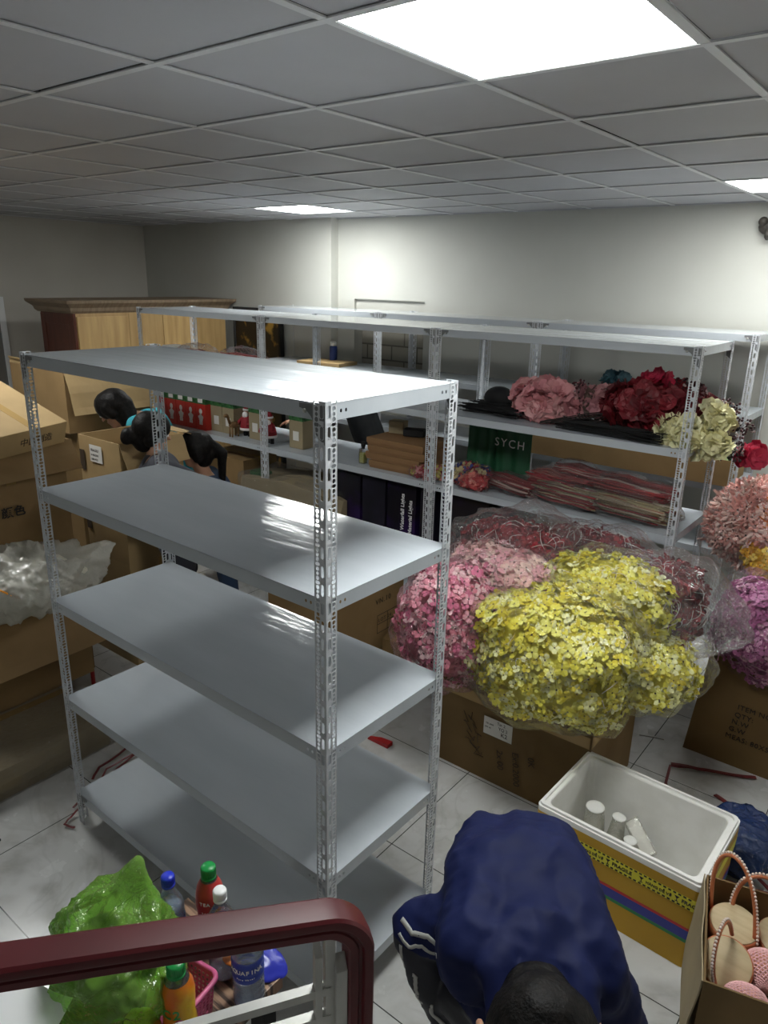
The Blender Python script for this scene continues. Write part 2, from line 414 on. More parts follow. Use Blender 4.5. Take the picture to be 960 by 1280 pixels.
mb = MB(); mb.box((X0 - .2, Y0 - .2, 0), (X0, Y1 - .1, 2.95)); struct('wall_left', mb, 'wall_side')
mb = MB(); mb.box((X1, Y0 - .2, 0), (X1 + .2, Y1, 2.95)); struct('wall_right', mb, 'wall')
mb = MB(); mb.box((X0 + .001, Y0 - .2, 0), (X1 - .001, Y0, 2.95)); struct('wall_front', mb, 'wall_shade')

# ------------------------------------------------------------------ ceiling lights
mb, nt, b = new_mat('light_diffuser'); M['lamp'] = mb; setp(b, base=(.9, .9, .9), ecol=(.97, 1.0, .98), estr=PANEL)
def ceiling_light(i, j, label):
    t = thing('ceiling_light', label, 'light', (GX + P * (i + .5), GY + P * (j + .5), ZC + .005), group='square ceiling light panels')
    m = MB(); a, c = .285, .300
    for (p, q) in (((-c, -c, -.004), (c, -a, .012)), ((-c, a, -.004), (c, c, .012)), ((-c, -a, -.004), (-a, a, .012)), ((a, -a, -.004), (c, a, .012))): m.box(p, q)
    m.build('frame', 'tbar', t)
    m = MB(); m.box((-a, -a, .002), (a, a, .008)); m.build('diffuser', 'lamp', t)
NAMES = {(2, 0): 'large bright square ceiling panel light nearest overhead', (-4, 5): 'small distant ceiling panel light left of centre near the back wall', (2, 5): 'ceiling panel light cut off at the right edge near the back wall'}
OUT = {(-4, 0): 'over the left-hand carton stack', (2, -9): 'added behind the camera as rear fill', (8, 5): 'near the right end of back wall'}  # the panel behind the camera is added rear fill, no lamp seen there
for k, (i, j) in enumerate(LIGHTS):
    if GX + P * i < X0 + .1 or GX + P * (i + 1) > X1: continue
    ceiling_light(i, j, NAMES.get((i, j)) or 'ceiling panel light %s, outside the view' % OUT[(i, j)])

# ------------------------------------------------------------------ racks
PW = .040
def post_mesh():
    def face(mb, U):
        rows = []; z = 0.0
        N = 40; per = 2.02 / N
        # columns as narrow strips, u across the face
        for k in range(N):
            z0 = k * per
            perf(mb, (0, 0, 0), U, (0, 0, 1), [(z0, z0 + .009, [(.005, .019, None)]), (z0 + .009, z0 + per - .009, [(.005, .019, (.0105, per - .019))]), (z0 + per - .009, z0 + per, [(.005, .019, None)])])
            q = per / 4
            perf(mb, (0, 0, 0), U, (0, 0, 1), [(z0, z0 + q, [(.0195, .0375, (.0115, .0118))]), (z0 + q, z0 + 2 * q, [(.0195, .0375, (.0095, .0095))]),
                                                (z0 + 2 * q, z0 + 3 * q, [(.0195, .0375, (.0115, .0118))]), (z0 + 3 * q, z0 + 4 * q, [(.0195, .0375, (.0160, .0092))])])
        perf(mb, (0, 0, 0), U, (0, 0, 1), [(0, 2.02, [(0, .005, None)]), (0, 2.02, [(.019, .0195, None)]), (0, 2.02, [(.0375, PW, None)])])
    mb = MB(); face(mb, (1, 0, 0))
    face(mb, (0, 1, 0))
    me = mb.mesh('post')
    bm = bmesh.new(); bm.from_mesh(me); bmesh.ops.remove_doubles(bm, verts=bm.verts, dist=1e-6)
    bmesh.ops.recalc_face_normals(bm, faces=bm.faces); bm.to_mesh(me); bm.free()
    me.materials.append(M['steel'])
    o = bpy.data.objects.new('post', me); C.objects.link(o)
    so = o.modifiers.new('s', 'SOLIDIFY'); so.thickness = .0018; so.offset = 0
    bake(o); me = o.data; bpy.data.objects.remove(o)
    return me
POST = post_mesh()

def shelf_mesh(L, W):
    mb = MB(); H = .042
    mb.box((.002, .002, -.002), (L - .002, W - .002, 0))
    def flange(O, U, n):
        cells = [(0, .045, None), (.045, .063, (.007, .009)), (.063, .081, (.007, .009)), (.081, n - .081, None), (n - .081, n - .063, (.007, .009)), (n - .063, n - .045, (.007, .009)), (n - .045, n, None)]
        perf(mb, O, U, (0, 0, 1), [(-H, -H + .013, [(0, n, None)]), (-H + .013, -.013, cells), (-.013, -.001, [(0, n, None)])])
    flange((.002, .002, 0), (1, 0, 0), L - .004); flange((.002, W - .002, 0), (1, 0, 0), L - .004)
    flange((.002, .002, 0), (0, 1, 0), W - .004); flange((L - .002, .002, 0), (0, 1, 0), W - .004)
    # inward lips
    for a, c in (((.003, .003, -H), (L - .003, .018, -H + .001)), ((.003, W - .018, -H), (L - .003, W - .003, -H + .001))): mb.box(a, c)
    # stiffening channel underneath
    mb.box((L * .5 - .03, .004, -.022), (L * .5 + .03, W - .004, -.0025))
    me = mb.mesh('shelf'); me.materials.append(M['shelf']); return me

def gusset_mesh():
    mb = MB(); pts = [(0, 0), (.085, 0), (.085, -.012)]
    for k in range(7):
        a = pi / 2 * k / 6; pts.append((.030 + .055 * (1 - sin(a)) , -.012 - .060 * (1 - cos(a))))
    pts.append((.0, -.095))
    n = len(pts)
    vs = [(x, 0, z) for x, z in pts] + [(x, .0016, z) for x, z in pts]
    mb.add(vs, [tuple(range(n)), tuple(range(n, 2 * n))[::-1]] + [(i, n + i, n + (i + 1) % n, (i + 1) % n) for i in range(n)])
    me = mb.mesh('gusset'); me.materials.append(M['gusset']); return me
GUS = gusset_mesh()
def bolt_mesh():
    mb = MB(); mb.lathe([(.0055, 0), (.0055, .0035), (.003, .005)], 6, mat=Matrix.Rotation(pi / 2, 4, 'X')); me = mb.mesh('bolt'); me.materials.append(M['bar']); return me
BOLT = bolt_mesh()
ZS = [2.014, 1.515, 1.061, .622, .158]
def rack(label, loc, rotz, L, W, group=None, zs=ZS, shelf=None):
    t = thing('metal_shelving_rack', label, 'shelving rack', loc, rotz, group)
    for k, (x, y, r) in enumerate(((0, 0, 0), (L, 0, pi / 2), (L, W, pi), (0, W, -pi / 2))):
        link('post', POST, t, (), (x, y, 0), (0, 0, r))
    sm = shelf or shelf_mesh(L, W)
    for z in zs: link('shelf', sm, t, (), (0, 0, z))
    for z in (zs[0], zs[-1]):
        for x, y, s in ((.001, -.0005, 1), (L - .001, -.0005, -1), (.001, W - .0015, 1), (L - .001, W - .0015, -1)):
            g = link('gusset_plate', GUS, t, (), (x, y, z - .004)); g.scale = (s, 1, 1)
            bo = link('bolt', BOLT, g, (), (.066, 0, -.018))
    return t
rack('empty grey metal rack with five bare shelves standing in the foreground', (-2.645, 1.262, 0), -.015, 1.495, .552)
SM = shelf_mesh(1.523, .58)
AX = [-5.580, -4.052, -2.524]
rack('middle-row metal rack at its left end, holding red gift boxes', (AX[0], 3.69, 0), 0, 1.523, .58, 'racks of the middle row', shelf=SM)
rack('middle-row metal rack at its centre, holding stacked flat boxes', (AX[1], 3.69, 0), 0, 1.523, .58, 'racks of the middle row', shelf=SM)
rack('middle-row metal rack at its right end, holding artificial flowers', (AX[2], 3.69, 0), 0, 1.523, .58, 'racks of the middle row', shelf=SM)
SB = shelf_mesh(1.47, .50)
BX = [-5.44, -3.965, -2.49]
for x, lb in zip(BX, ('left', 'centre', 'right')):
    rack('metal rack in the %s of the row standing against the back wall' % lb, (x, 4.93, 0), 0, 1.47, .50, 'racks along the back wall', shelf=SB)

# ------------------------------------------------------------------ cartons
def cmat(loc, rotz): return Matrix.Translation(loc) @ Matrix.Rotation(rotz, 4, 'Z')
def wall_panel(name, parent, mats, w, h, t, mtx, seed=0, wob=.004, dog=0.0):
    """a slightly warped sheet of board: w along local x, h along local z, thickness t along y"""
    nx, nz = 8, 6; vs = []; fs = []
    for s in (0, 1):
        for j in range(nz + 1):
            for i in range(nx + 1):
                u, v = i / nx, j / nz
                d = wob * noise.noise(Vector((u * 2.3 + seed, v * 2.3, seed * 1.7)))
                vs.append(mtx @ Vector((w * u, d + t * s, h * v - dog * (abs(u - .5) * 2) ** 3 * v)))
    n = (nx + 1) * (nz + 1); q = nx + 1
    for j in range(nz):
        for i in range(nx):
            a = j * q + i; fs.append((a, a + 1, a + 1 + q, a + q)); fs.append((n + a, n + a + q, n + a + 1 + q, n + a + 1))
    per = [i for i in range(q)] + [j * q + nx for j in range(1, nz + 1)] + [nz * q + i for i in range(nx - 1, -1, -1)] + [j * q for j in range(nz - 1, 0, -1)]
    for k in range(len(per)):
        a, b2 = per[k], per[(k + 1) % len(per)]; fs.append((a, n + a, n + b2, b2))
    mb = MB(); mb.add(vs, fs, 0, False)
    return mb.build(name, mats, parent)

def carton(label, cat, loc, rotz, w, d, h, mat='card', open_=False, flaps=(), group=None, tape=True, name='cardboard_box', bulge=.006, tilt=None, taper=0.0, seed=1, inner=None):
    """w along x, d along y; loc = centre of the base"""
    t = thing(name, label, cat, loc, rotz, group)
    if tilt: t.rotation_euler = (tilt[0], tilt[1], rotz)
    mb = MB(); N = 6; th = .006
    def ring(off, z, fl=0):
        out = []
        for (ax, ay, bx, by) in ((-1, -1, 1, -1), (1, -1, 1, 1), (1, 1, -1, 1), (-1, 1, -1, -1)):
            for k in range(N):
                u = k / N; x = ax + (bx - ax) * u; y = ay + (by - ay) * u
                b = bulge * sin(pi * u) * sin(pi * min(1, max(0, z / h))) * (1 + noise.noise(Vector((x * 2 + seed, y * 2, z * 5))))
                nx, ny = (ay + by) / 2 * 0, 0
                nx = (ax + bx) / 2 if ax == bx else 0; ny = (ay + by) / 2 if ay == by else 0
                k2 = 1 - taper * z / h
                out.append(((w / 2 - off) * x * k2 + nx * b, (d / 2 - off) * y * k2 + ny * b, z))
        return out
    zs = [0.0, h * .04, h * .3, h * .6, h * .92, h]
    vs = []; fs = []; q = 4 * N
    for z in zs: vs += ring(0, z)
    m = len(zs)
    for i in range(m - 1):
        for k in range(q): fs.append((i * q + k, i * q + (k + 1) % q, (i + 1) * q + (k + 1) % q, (i + 1) * q + k))
    fs.append(tuple(range(q))[::-1])
    if not open_:
        fs.append(tuple((m - 1) * q + k for k in range(q)))
        mb.add(vs, fs)
    else:
        b0 = len(vs)
        for z in zs[::-1]: vs += ring(th, max(z, th))
        for k in range(q): fs.append(((m - 1) * q + k, (m - 1) * q + (k + 1) % q, b0 + (k + 1) % q, b0 + k))
        for i in range(m - 1):
            for k in range(q): fs.append((b0 + i * q + k, b0 + i * q + (k + 1) % q, b0 + (i + 1) * q + (k + 1) % q, b0 + (i + 1) * q + k))
        fs.append(tuple(b0 + (m - 1) * q + k for k in range(q)))
        mb.add(vs, fs)
    mb.build('box_body', [mat], t)
    if not open_ and tape:
        mb = MB(); r = .024
        if w >= d: mb.box((-w / 2 * (1 - taper), -r, h), (w / 2 * (1 - taper), r, h + .0012)); mb.box((w / 2 + .0005, -r, h - .08), (w / 2 + .0015, r, h + .0012)); mb.box((-w / 2 - .0015, -r, h - .08), (-w / 2 - .0005, r, h + .0012))
        else: mb.box((-r, -d / 2, h), (r, d / 2, h + .0012)); mb.box((-r, -d / 2 - .0015, h - .08), (r, -d / 2 - .0005, h + .0012)); mb.box((-r, d / 2 + .0005, h - .08), (r, d / 2 + .0015, h + .0012))
        mb.build('parcel_tape', ['tape'], t)
    for side, ang, ln in flaps:          # ang: 0 = straight up, 90 = level outwards, 180 = hanging down
        a = radians(ang); k2 = 1 - taper
        base = {'-x': (Vector((-w / 2 * k2, d / 2 * k2, h)), -pi / 2, d), '+x': (Vector((w / 2 * k2, -d / 2 * k2, h)), pi / 2, d), '-y': (Vector((-w / 2 * k2, -d / 2 * k2, h)), 0, w), '+y': (Vector((w / 2 * k2, d / 2 * k2, h)), pi, w)}[side]
        mt = Matrix.Translation(base[0]) @ Matrix.Rotation(base[1], 4, 'Z') @ Matrix.Rotation(a, 4, 'X')
        wall_panel('flap', t, [inner or mat], base[2] * k2, ln, .004, mt, seed=seed + ang, wob=.012)
    return t

def sticker(parent, mtx, w, h, lines=3, name='shipping_label'):
    mb = MB(); mb.box((0, 0, 0), (w, h, .0008))
    o = mb.build(name, ['label'], parent); o.matrix_local = mtx
    o['label'] = 'white paper shipping label'
    return o

# big carton with the flower bags
t = carton('big brown carton with a white label under the yellow flower bags', 'cardboard box', (-1.305, 2.93, 0), 0, .76, .56, .56, 'card_dark', open_=True, flaps=(('-x', 172, .2), ('+y', 150, .2)), seed=2)
fr = lambda x, z: frame((x + 1.305, -.2855, z), (1, 0, 0), (0, 0, 1))
st = sticker(t, frame((-.137, -.2895, .262), (1, 0, 0), (0, 0, 1)), .150, .092)
for k, (b, x, z, s) in enumerate((('To: 2', .070, .070, .020), ('YQ 2', .078, .045, .022), ('TEL 0000', .010, .055, .011), ('GM: 45', .006, .035, .011), ('K2', .092, .015, .03))):
    text_obj('printed_text', b, s, 'ink', st, frame((x, z, .0009), (1, 0, 0), (0, 1, 0)))
def strokes(name, parent, curves, r, mat='pen'):
    mb = MB()
    for c in curves: mb.tube(c, r, 5)
    return mb.build(name, [mat], parent)
def squig(x0, z0, dx, dz, n, amp, y, ph=0):
    return [(x0 + dx * i / n + amp * sin(i * 1.9 + ph), y, z0 + dz * i / n + amp * cos(i * 2.3 + ph)) for i in range(n + 1)]
strokes('handwriting', t, [squig(-.25, .31, .10, -.20, 14, .022, -.2885), squig(-.22, .33, .07, -.12, 9, .02, -.2885, 1), squig(-.24, .20, .11, -.07, 8, .012, -.2885, 2)], .0016)
for k, (b, x, z) in enumerate((('Ex:0.2000', .02, .225), ('2x 00', -.06, .20), ('0K', .10, .235))):
    text_obj('handwriting', b, .045, 'pen', t, frame((x, -.2895, z), (.12, 0, -1), (1, 0, .12)))
mb = MB(); mb.box((-.38, -.2882, .40), (.375, -.2876, .455)); mb.box((.3822, -.28, .40), (.3828, .27, .455)); mb.build('parcel_tape', ['tape'], t)

# right carton with printed text
t = carton('brown carton printed with item and measurement lines, under purple flowers', 'cardboard box', (-.33, 3.80, 0), 0, .86, .52, .60, 'card_dark', open_=True, flaps=(('+y', 165, .2),), taper=.12, seed=4)
def ontaper(x, z):   # point on the leaning front face
    k = 1 - .12 * z / .60
    return (x, -.26 * k - .0095, z)
up = Vector((-.0, .052, 1))
for k, (b, x, z) in enumerate((('ITEM NO.', -.215, .315), ('QTY:', -.222, .272), ('N.W', -.229, .232), ('G.W', -.236, .192), ('MEAS: 80X50X60 CM', -.245, .150), ('N', -.02, .232), ('KG', -.02, .192))):
    text_obj('printed_text', b, .036, 'ink', t, frame(ontaper(x, z), (1, 0, -.03), up), space=1.1)
carton('tall brown carton against the wall behind the peach flower bag', 'cardboard box', (-.42, 4.70, 0), 0, .62, .5, .74, 'card', open_=True, flaps=(('-x', 160, .15),), seed=5)

# carton with drum-lid handbags
t = carton('brown carton at lower right corner holding pearl-handled handbags', 'cardboard box', (-.035, 2.035, 0), .25, .50, .42, .46, 'card_dark', open_=True, flaps=(('-x', 176, .30),), seed=6, inner='card_grey')
# ------------------------------------------------------------------ left side cartons
flatc = carton('flat brown carton wrapped in clear film lying on floor at left edge', 'cardboard box', (-3.44, 1.12, 0), .02, .82, 1.06, .15, 'card_grey', bulge=.015, seed=7, name='flat_carton')
def film_wrap(label, cat, loc, rotz, w, d, h, name='plastic_wrap', seed=0, mat='film', group=None, amp=.012, parent=None):
    bm = bmesh.new(); bmesh.ops.create_cube(bm, size=1)
    bmesh.ops.subdivide_edges(bm, edges=bm.edges[:], cuts=18, use_grid_fill=True)
    for v in bm.verts:
        x, y, z = v.co
        p = Vector((x * w, y * d, (z + .5) * h)); n = Vector((x if abs(x) > .49 else 0, y if abs(y) > .49 else 0, z if z > .49 else 0))
        if n.length: n.normalize()
        a = noise.ridged_multi_fractal(p * 9 + Vector((seed, 0, 0)), .8, 2.2, 4, 1.0, 2.0) - .9
        v.co = p + n * amp * a
    me = bpy.data.meshes.new(name); bm.to_mesh(me); bm.free()
    for p in me.polygons: p.use_smooth = True
    o = link(name, me, parent, [mat], loc, (0, 0, rotz))
    if parent is None: tag(o, label, cat, group)
    return o
def hexa(label, cat, P1, P2, tilt, depth, h, mat, name='cardboard_box'):
    """closed carton lying tilted: P1-P2 is the near top edge"""
    P1 = Vector(P1); P2 = Vector(P2); e2 = (P2 - P1).normalized(); up = Vector((0, 0, 1)); up = (up - e2 * up.dot(e2)).normalized()
    e1 = up.cross(e2); e1b = e1 * cos(tilt) + up * sin(tilt); upb = e1b.cross(e2) * -1
    if upb.z < 0: upb = -upb
    L = (P2 - P1).length
    base = P1 - upb * h
    t = thing(name, label, cat, base)
    m = Matrix(((e1b.x, e2.x, upb.x, 0), (e1b.y, e2.y, upb.y, 0), (e1b.z, e2.z, upb.z, 0), (0, 0, 0, 1)))
    t.matrix_world = Matrix.Translation(base) @ m
    mb = MB(); mb.box((0, 0, 0), (depth, L, h)); mb.build('box_body', [mat], t, bevel=.004)
    mb = MB(); mb.box((0, L / 2 - .022, h), (depth, L / 2 + .022, h + .001)); mb.box((-.001, L / 2 - .022, h - .06), (0, L / 2 + .022, h + .001)); mb.build('parcel_tape', ['tape'], t)
    return t
carton('dark carton at the very bottom of the left-hand stack', 'cardboard box', (-4.10, 1.72, 0), 0, .62, .60, .46, 'card_dark', seed=11, group='cartons stacked at the left edge')
carton('carton in the left stack directly below the one with printed characters', 'cardboard box', (-4.09, 1.70, .46), .02, .60, .56, .40, 'card_dark', seed=12, group='cartons stacked at the left edge')
t = carton('brown carton with two large black printed characters in the left stack', 'cardboard box', (-4.05, 1.66, .86), 0, .60, .60, .41, 'card', seed=13, group='cartons stacked at the left edge')
text_obj('printed_text', '顔色', .060, 'ink', t, frame((.3135, -.075, .215), (0, 1, 0), (0, 0, 1)), bold=True, space=1.15)
t = carton('shallow opened carton with drooping flap under the tilted pale carton', 'cardboard box', (-4.09, 1.76, 1.27), .06, .60, .52, .14, 'card', open_=True, flaps=(('+x', 150, .17), ('-y', 140, .15)), seed=14, group='cartons stacked at the left edge')
t = hexa('pale carton lying tilted on top of the left stack', 'cardboard box', (-3.66, 1.60, 1.51), (-3.75, 2.00, 1.523), .36, .75, .13, 'card_light')
text_obj('printed_text', '中国制造', .05, 'pen', t, frame((-.0015, .12, .045), (0, 1, 0), (0, 0, 1)))
t['label'] = 'pale tilted carton with bright top on top of the left stack'
carton('large open carton at upper left with one flap hanging outwards', 'cardboard box', (-5.17, 2.90, 1.22), -.03, .80, .66, .42, 'card', open_=True, flaps=(('+x', 160, .30), ('-y', 4, .05)), seed=15, inner='card_light')
carton('tall carton underneath the large open carton at upper left', 'cardboard box', (-5.17, 2.92, 0), 0, .78, .66, .61, 'card_dark', seed=16, group='cartons under the upper left carton')
carton('second carton underneath the large open carton at upper left', 'cardboard box', (-5.16, 2.92, .61), .03, .76, .64, .61, 'card_dark', seed=26, group='cartons under the upper left carton')
carton('lower carton with a dark window, standing under the white-labelled carton', 'cardboard box', (-3.83, 2.42, 0), 0, .46, .44, .66, 'card_light', seed=17)
t = carton('open carton with white label in front of the two dark-haired people', 'cardboard box', (-3.81, 2.41, .66), 0, .42, .42, .725, 'card_light', open_=True, flaps=(('+x', 155, .16), ('+y', 100, .16)), seed=18)
st = sticker(t, frame((-.085, -.2175, .585), (1, 0, 0), (0, 0, 1)), .125, .10)
for k, (b, x, z, s) in enumerate((('FRAGILE', .012, .062, .022), ('N 0012345', .012, .035, .017), ('2000 PCS', .012, .010, .017))): text_obj('printed_text', b, s, 'ink', st, frame((x, z, .001), (1, 0, 0), (0, 1, 0)))
for z in (.15, .33, .52): mb = MB(); mb.box((-.20, -.2172, z), (-.15, -.2162, z + .12)); mb.build('printed_band', ['pen'], t)
mb = MB(); mb.box((.04, -.2125, .33), (.15, -.2115, .52)); pw = mb.build('dark_window', ['dark'], [o for o in C.objects if o.get('label', '').startswith('lower carton with a dark')][0])
t = carton('carton with hanging torn flap carrying the crumpled clear plastic bag', 'cardboard box', (-3.63, 1.53, .152), .04, .27, .66, .50, 'card', open_=True, flaps=(('+x', 142, .30), ('-y', 150, .2)), seed=19)
carton('thin flattened carton lying on the film-wrapped flat carton', 'cardboard box', (-3.58, .90, .152), .10, .50, .52, .04, 'card_grey', seed=20, bulge=.004)
mb = MB(); mb.tube([(-3.60, 1.90, 0), (-3.61, 1.905, .56)], .013, 6, sq=.5); tag(mb.build('red_pole', ['red']), 'thin red upright pole beside the torn flap carton', 'pole')
film_wrap('', '', (0, 0, .003), 0, .85, 1.09, .160, seed=3, amp=.010, parent=flatc, mat='film_shiny')

# bx2 carton seen through the front rack
t = carton('printed brown carton standing on floor behind the empty front rack', 'cardboard box', (-2.80, 3.12, 0), 0, .54, .66, .66, 'card', seed=21, flaps=())
mb = MB()
for (y, z, w_, h_) in ((.06, .26, .20, .004), (.06, .32, .20, .004), (.06, .20, .20, .004), (.06, .20, .004, .12), (.16, .20, .004, .12), (.256, .20, .004, .12)): mb.box((.2765, y, z), (.2775, y + w_, z + h_))
mb.build('printed_lines', ['pen'], t)
text_obj('printed_text', 'VN.10', .05, 'pen', t, frame((.278, .04, .40), (0, 1, 0), (0, 0, 1)), space=1.2)
text_obj('printed_text', 'LOT 24', .035, 'pen', t, frame((.278, .07, .275), (0, 1, 0), (0, 0, 1)), space=1.2)
carton('small crumpled carton on floor beside the printed carton behind front rack', 'cardboard box', (-2.42, 3.30, 0), .3, .16, .26, .20, 'card_dark', seed=22, bulge=.02)

# wardrobe
t = thing('wardrobe', 'unpainted wardrobe seen from its plywood back with red-brown panelled end', 'wardrobe', (-6.37, 4.44, 0))
mb = MB(); mb.box((-.55, -.86, 0), (0, .85, 1.93)); mb.build('carcass', ['ply2'], t)
for k, (a, b2, mm, zz, dx) in enumerate(((-.85, -.33, 'ply', 1.90, .012), (-.32, .05, 'ply2', 1.925, .004), (.06, .46, 'ply', 1.925, .010), (.47, .84, 'ply2', 1.925, .008))):
    mb = MB(); mb.box((.001, a, .02), (dx, b2, zz)); mb.build('back_panel', [mm], t, bevel=.001)
mb = MB(); mb.box((-.57, -.88, 0), (.006, -.86, 1.93)); ep = mb.build('end_panel', ['maroonwood'], t)
mb = MB(); F = -.885
for (a, b2) in (((-.57, F, .0), (-.49, -.88, 1.92)), ((-.09, F, .0), (.006, -.88, 1.92)), ((-.49, F, 1.83), (-.09, -.88, 1.92)), ((-.49, F, .9), (-.09, -.88, 1.0))): mb.box(a, b2)
mb.build('raised_moulding', ['maroonwood'], ep, bevel=.003)
mb = MB()
prof = [(0, 1.93), (.02, 1.95), (.03, 1.98), (.075, 2.02), (.08, 2.045)]
def ringpts(o, z): return [(-.60 - o, -.89 - o, z), (.0 + o, -.89 - o, z), (.0 + o, .87 + o, z), (-.60 - o, .87 + o, z)]
vs = []; fs = []
for o_, z in prof: vs += ringpts(o_, z)
for i in range(len(prof) - 1):
    for k in range(4): fs.append((i * 4 + k, i * 4 + (k + 1) % 4, (i + 1) * 4 + (k + 1) % 4, (i + 1) * 4 + k))
n_ = len(prof); fs.append(tuple((n_ - 1) * 4 + k for k in range(4))); fs.append((3, 2, 1, 0))
mb.add(vs, fs); mb.build('cornice', ['greywood'], t)
t = thing('lacquer_screen', 'black lacquered panel with gold flowers standing right of the wardrobe', 'screen', (-5.93, 5.34, 0), 0)
mb = MB(); mb.box((-.33, 0, .05), (.33, .035, 1.93)); mb.build('panel', ['lacquer'], t)
mb = MB(); mb.box((-.36, -.01, 0), (-.33, .045, 1.97)); mb.box((.33, -.01, 0), (.36, .045, 1.97)); mb.box((-.33, -.01, 1.93), (.33, .045, 1.97)); mb.box((-.33, -.01, 0), (.33, .045, .05)); mb.build('frame', ['dark'], t, bevel=.004)
t = thing('framed_mirror', 'white-framed mirror panel leaning on left wall at the picture edge', 'mirror', (-7.86, 3.20, 0), 0)
t.rotation_euler = (0, -.018, 0)
mb = MB(); mb.box((0, -.40, .06), (.02, .40, 1.97)); mb.build('glass', ['mirror'], t)
mb = MB()
for a, b2 in (((0, -.46, 0), (.035, -.40, 2.03)), ((0, .40, 0), (.035, .46, 2.03)), ((0, -.40, 0), (.035, .40, .06)), ((0, -.40, 1.97), (.035, .40, 2.03))): mb.box(a, b2)
mb.build('frame', ['plastic_white'], t, bevel=.004)
mb = MB(); mb.ball((0, 0, 0), (.06, .03, .05), 10); mb.ball((-.03, -.02, .03), (.03, .03, .03), 8); mb.ball((.01, -.03, -.05), (.02, .03, .035), 8); mb.tube([(-.02, .03, 0), (.05, -.02, .02), (.11, -.02, .0)], .022, 8)
tag(mb.build('wall_bracket', ['fixture'], loc=(-1.19, 5.45, 2.66)), 'small dark fixture high on back wall at right picture edge', 'bracket')

# ------------------------------------------------------------------ flowers and plastic
def fib(n, rnd, zmin=-1.0, zmax=1.0):
    out = []
    for i in range(n):
        z = zmin + (zmax - zmin) * (i + rnd.random()) / n; a = i * 2.399963 + rnd.uniform(-.3, .3); r = math.sqrt(max(0, 1 - z * z))
        out.append(Vector((r * cos(a), r * sin(a), z)))
    return out
def blossoms(mb, pts, size, petals, nm, rnd, cup=.5, layers=1, centre=None, width=.9, mweights=None):
    for p, n in pts:
        n = (n + Vector((rnd.uniform(-.6, .6), rnd.uniform(-.6, .6), rnd.uniform(-.4, .6)))).normalized()
        a = n.orthogonal().normalized(); b = n.cross(a); mi = rnd.choices(range(nm), mweights)[0]; s0 = size * rnd.uniform(.7, 1.25)
        for L in range(layers):
            s = s0 * (1 - .28 * L); cu = cup + .45 * L; ph = rnd.random() * 6
            for k in range(petals):
                an = ph + 2 * pi * k / petals + rnd.uniform(-.2, .2)
                d = a * cos(an) + b * sin(an); e = n.cross(d)
                c1 = cu * rnd.uniform(.7, 1.3); w = width * s * .5
                base = p; mid = p + d * s * .55 + n * s * .35 * c1; tip = p + d * s * rnd.uniform(.85, 1.05) + n * s * .8 * c1 * rnd.uniform(.3, 1)
                l = mid + e * w - n * s * .08; r = mid - e * w - n * s * .08
                l2 = tip + e * w * .6 + n * s * rnd.uniform(-.15, .15); r2 = tip - e * w * .6 + n * s * rnd.uniform(-.15, .15)
                mb.add([base, l, l2, tip, r2, r, mid], [(0, 1, 6), (1, 2, 3, 6), (6, 3, 4, 5), (0, 6, 5)], mi, False)
        if centre is not None:
            mb.add([p + n * s0 * .25 + a * s0 * .16, p + n * s0 * .25 + b * s0 * .16, p + n * s0 * .25 - a * s0 * .16, p + n * s0 * .25 - b * s0 * .16], [(0, 1, 2, 3)], centre)
def shell(name, parent, loc, rad, mat, seed=0, amp=.05, sub=5, freq=5, tail=None, rot=None, lump=None):
    bm = bmesh.new(); bmesh.ops.create_icosphere(bm, subdivisions=sub, radius=1)
    for v in bm.verts:
        d = v.co.normalized(); p = Vector((d.x * rad[0], d.y * rad[1], d.z * rad[2]))
        a = noise.ridged_multi_fractal(p * freq + Vector((seed, seed * .7, 0)), .9, 2.1, 4, 1.0, 2.0) - .8
        bfr = noise.noise(p * freq * .5 + Vector((0, seed, 3)))
        if lump is not None: p *= lumpy(d, lump)
        q = p + d * (amp * a + amp * 1.2 * bfr)
        if tail is not None:
            td, tl, tp = tail
            td = Vector(td).normalized(); k = max(0, d.dot(td)); q += td * tl * k ** tp
        v.co = q
    for f in bm.faces: f.smooth = True
    me = bpy.data.meshes.new(name); bm.to_mesh(me); bm.free()
    return link(name, me, parent, [mat], loc, rot)
def petal_mats(*cols):
    out = []
    for c in cols:
        key = 'petal_%02x%02x%02x' % tuple(int(255 * x) for x in c)
        if key not in M: M[key] = flat(key, c, .55)
        out.append(key)
    return out
YEL = petal_mats((.80, .72, .07), (.84, .80, .18), (.70, .58, .03), (.86, .84, .42)) + ['stem']
PNK = petal_mats((.75, .25, .33), (.80, .38, .45), (.66, .16, .28), (.85, .55, .58)) + ['stem']
PAL = petal_mats((.80, .48, .46), (.78, .55, .48), (.75, .38, .42)) + ['stem']
RED = petal_mats((.22, .012, .02), (.32, .02, .03), (.13, .008, .015)) + ['stem']
PUR = petal_mats((.52, .15, .36), (.66, .26, .48), (.42, .10, .27), (.75, .42, .56)) + ['stem']
PEA = petal_mats((.85, .46, .40), (.88, .60, .52), (.80, .38, .33), (.90, .72, .65)) + ['stem']
ORA = petal_mats((.85, .25, .05), (.85, .38, .14)) + ['stem']
GLD = petal_mats((.85, .52, .02), (.80, .40, .01), (.85, .62, .10)) + ['stem']
DPK = petal_mats((.66, .30, .31), (.74, .40, .40), (.56, .22, .24)) + ['stem']
GPK = petal_mats((.40, .17, .19), (.50, .24, .25), (.10, .06, .05)) + ['stem']
BUR = petal_mats((.15, .006, .012), (.21, .010, .018), (.09, .004, .008)) + ['stem']
CRM = petal_mats((.70, .66, .38), (.76, .73, .48), (.62, .57, .30)) + ['stem']
BER = petal_mats((.05, .018, .022), (.42, .34, .32), (.09, .03, .035)) + ['stem']
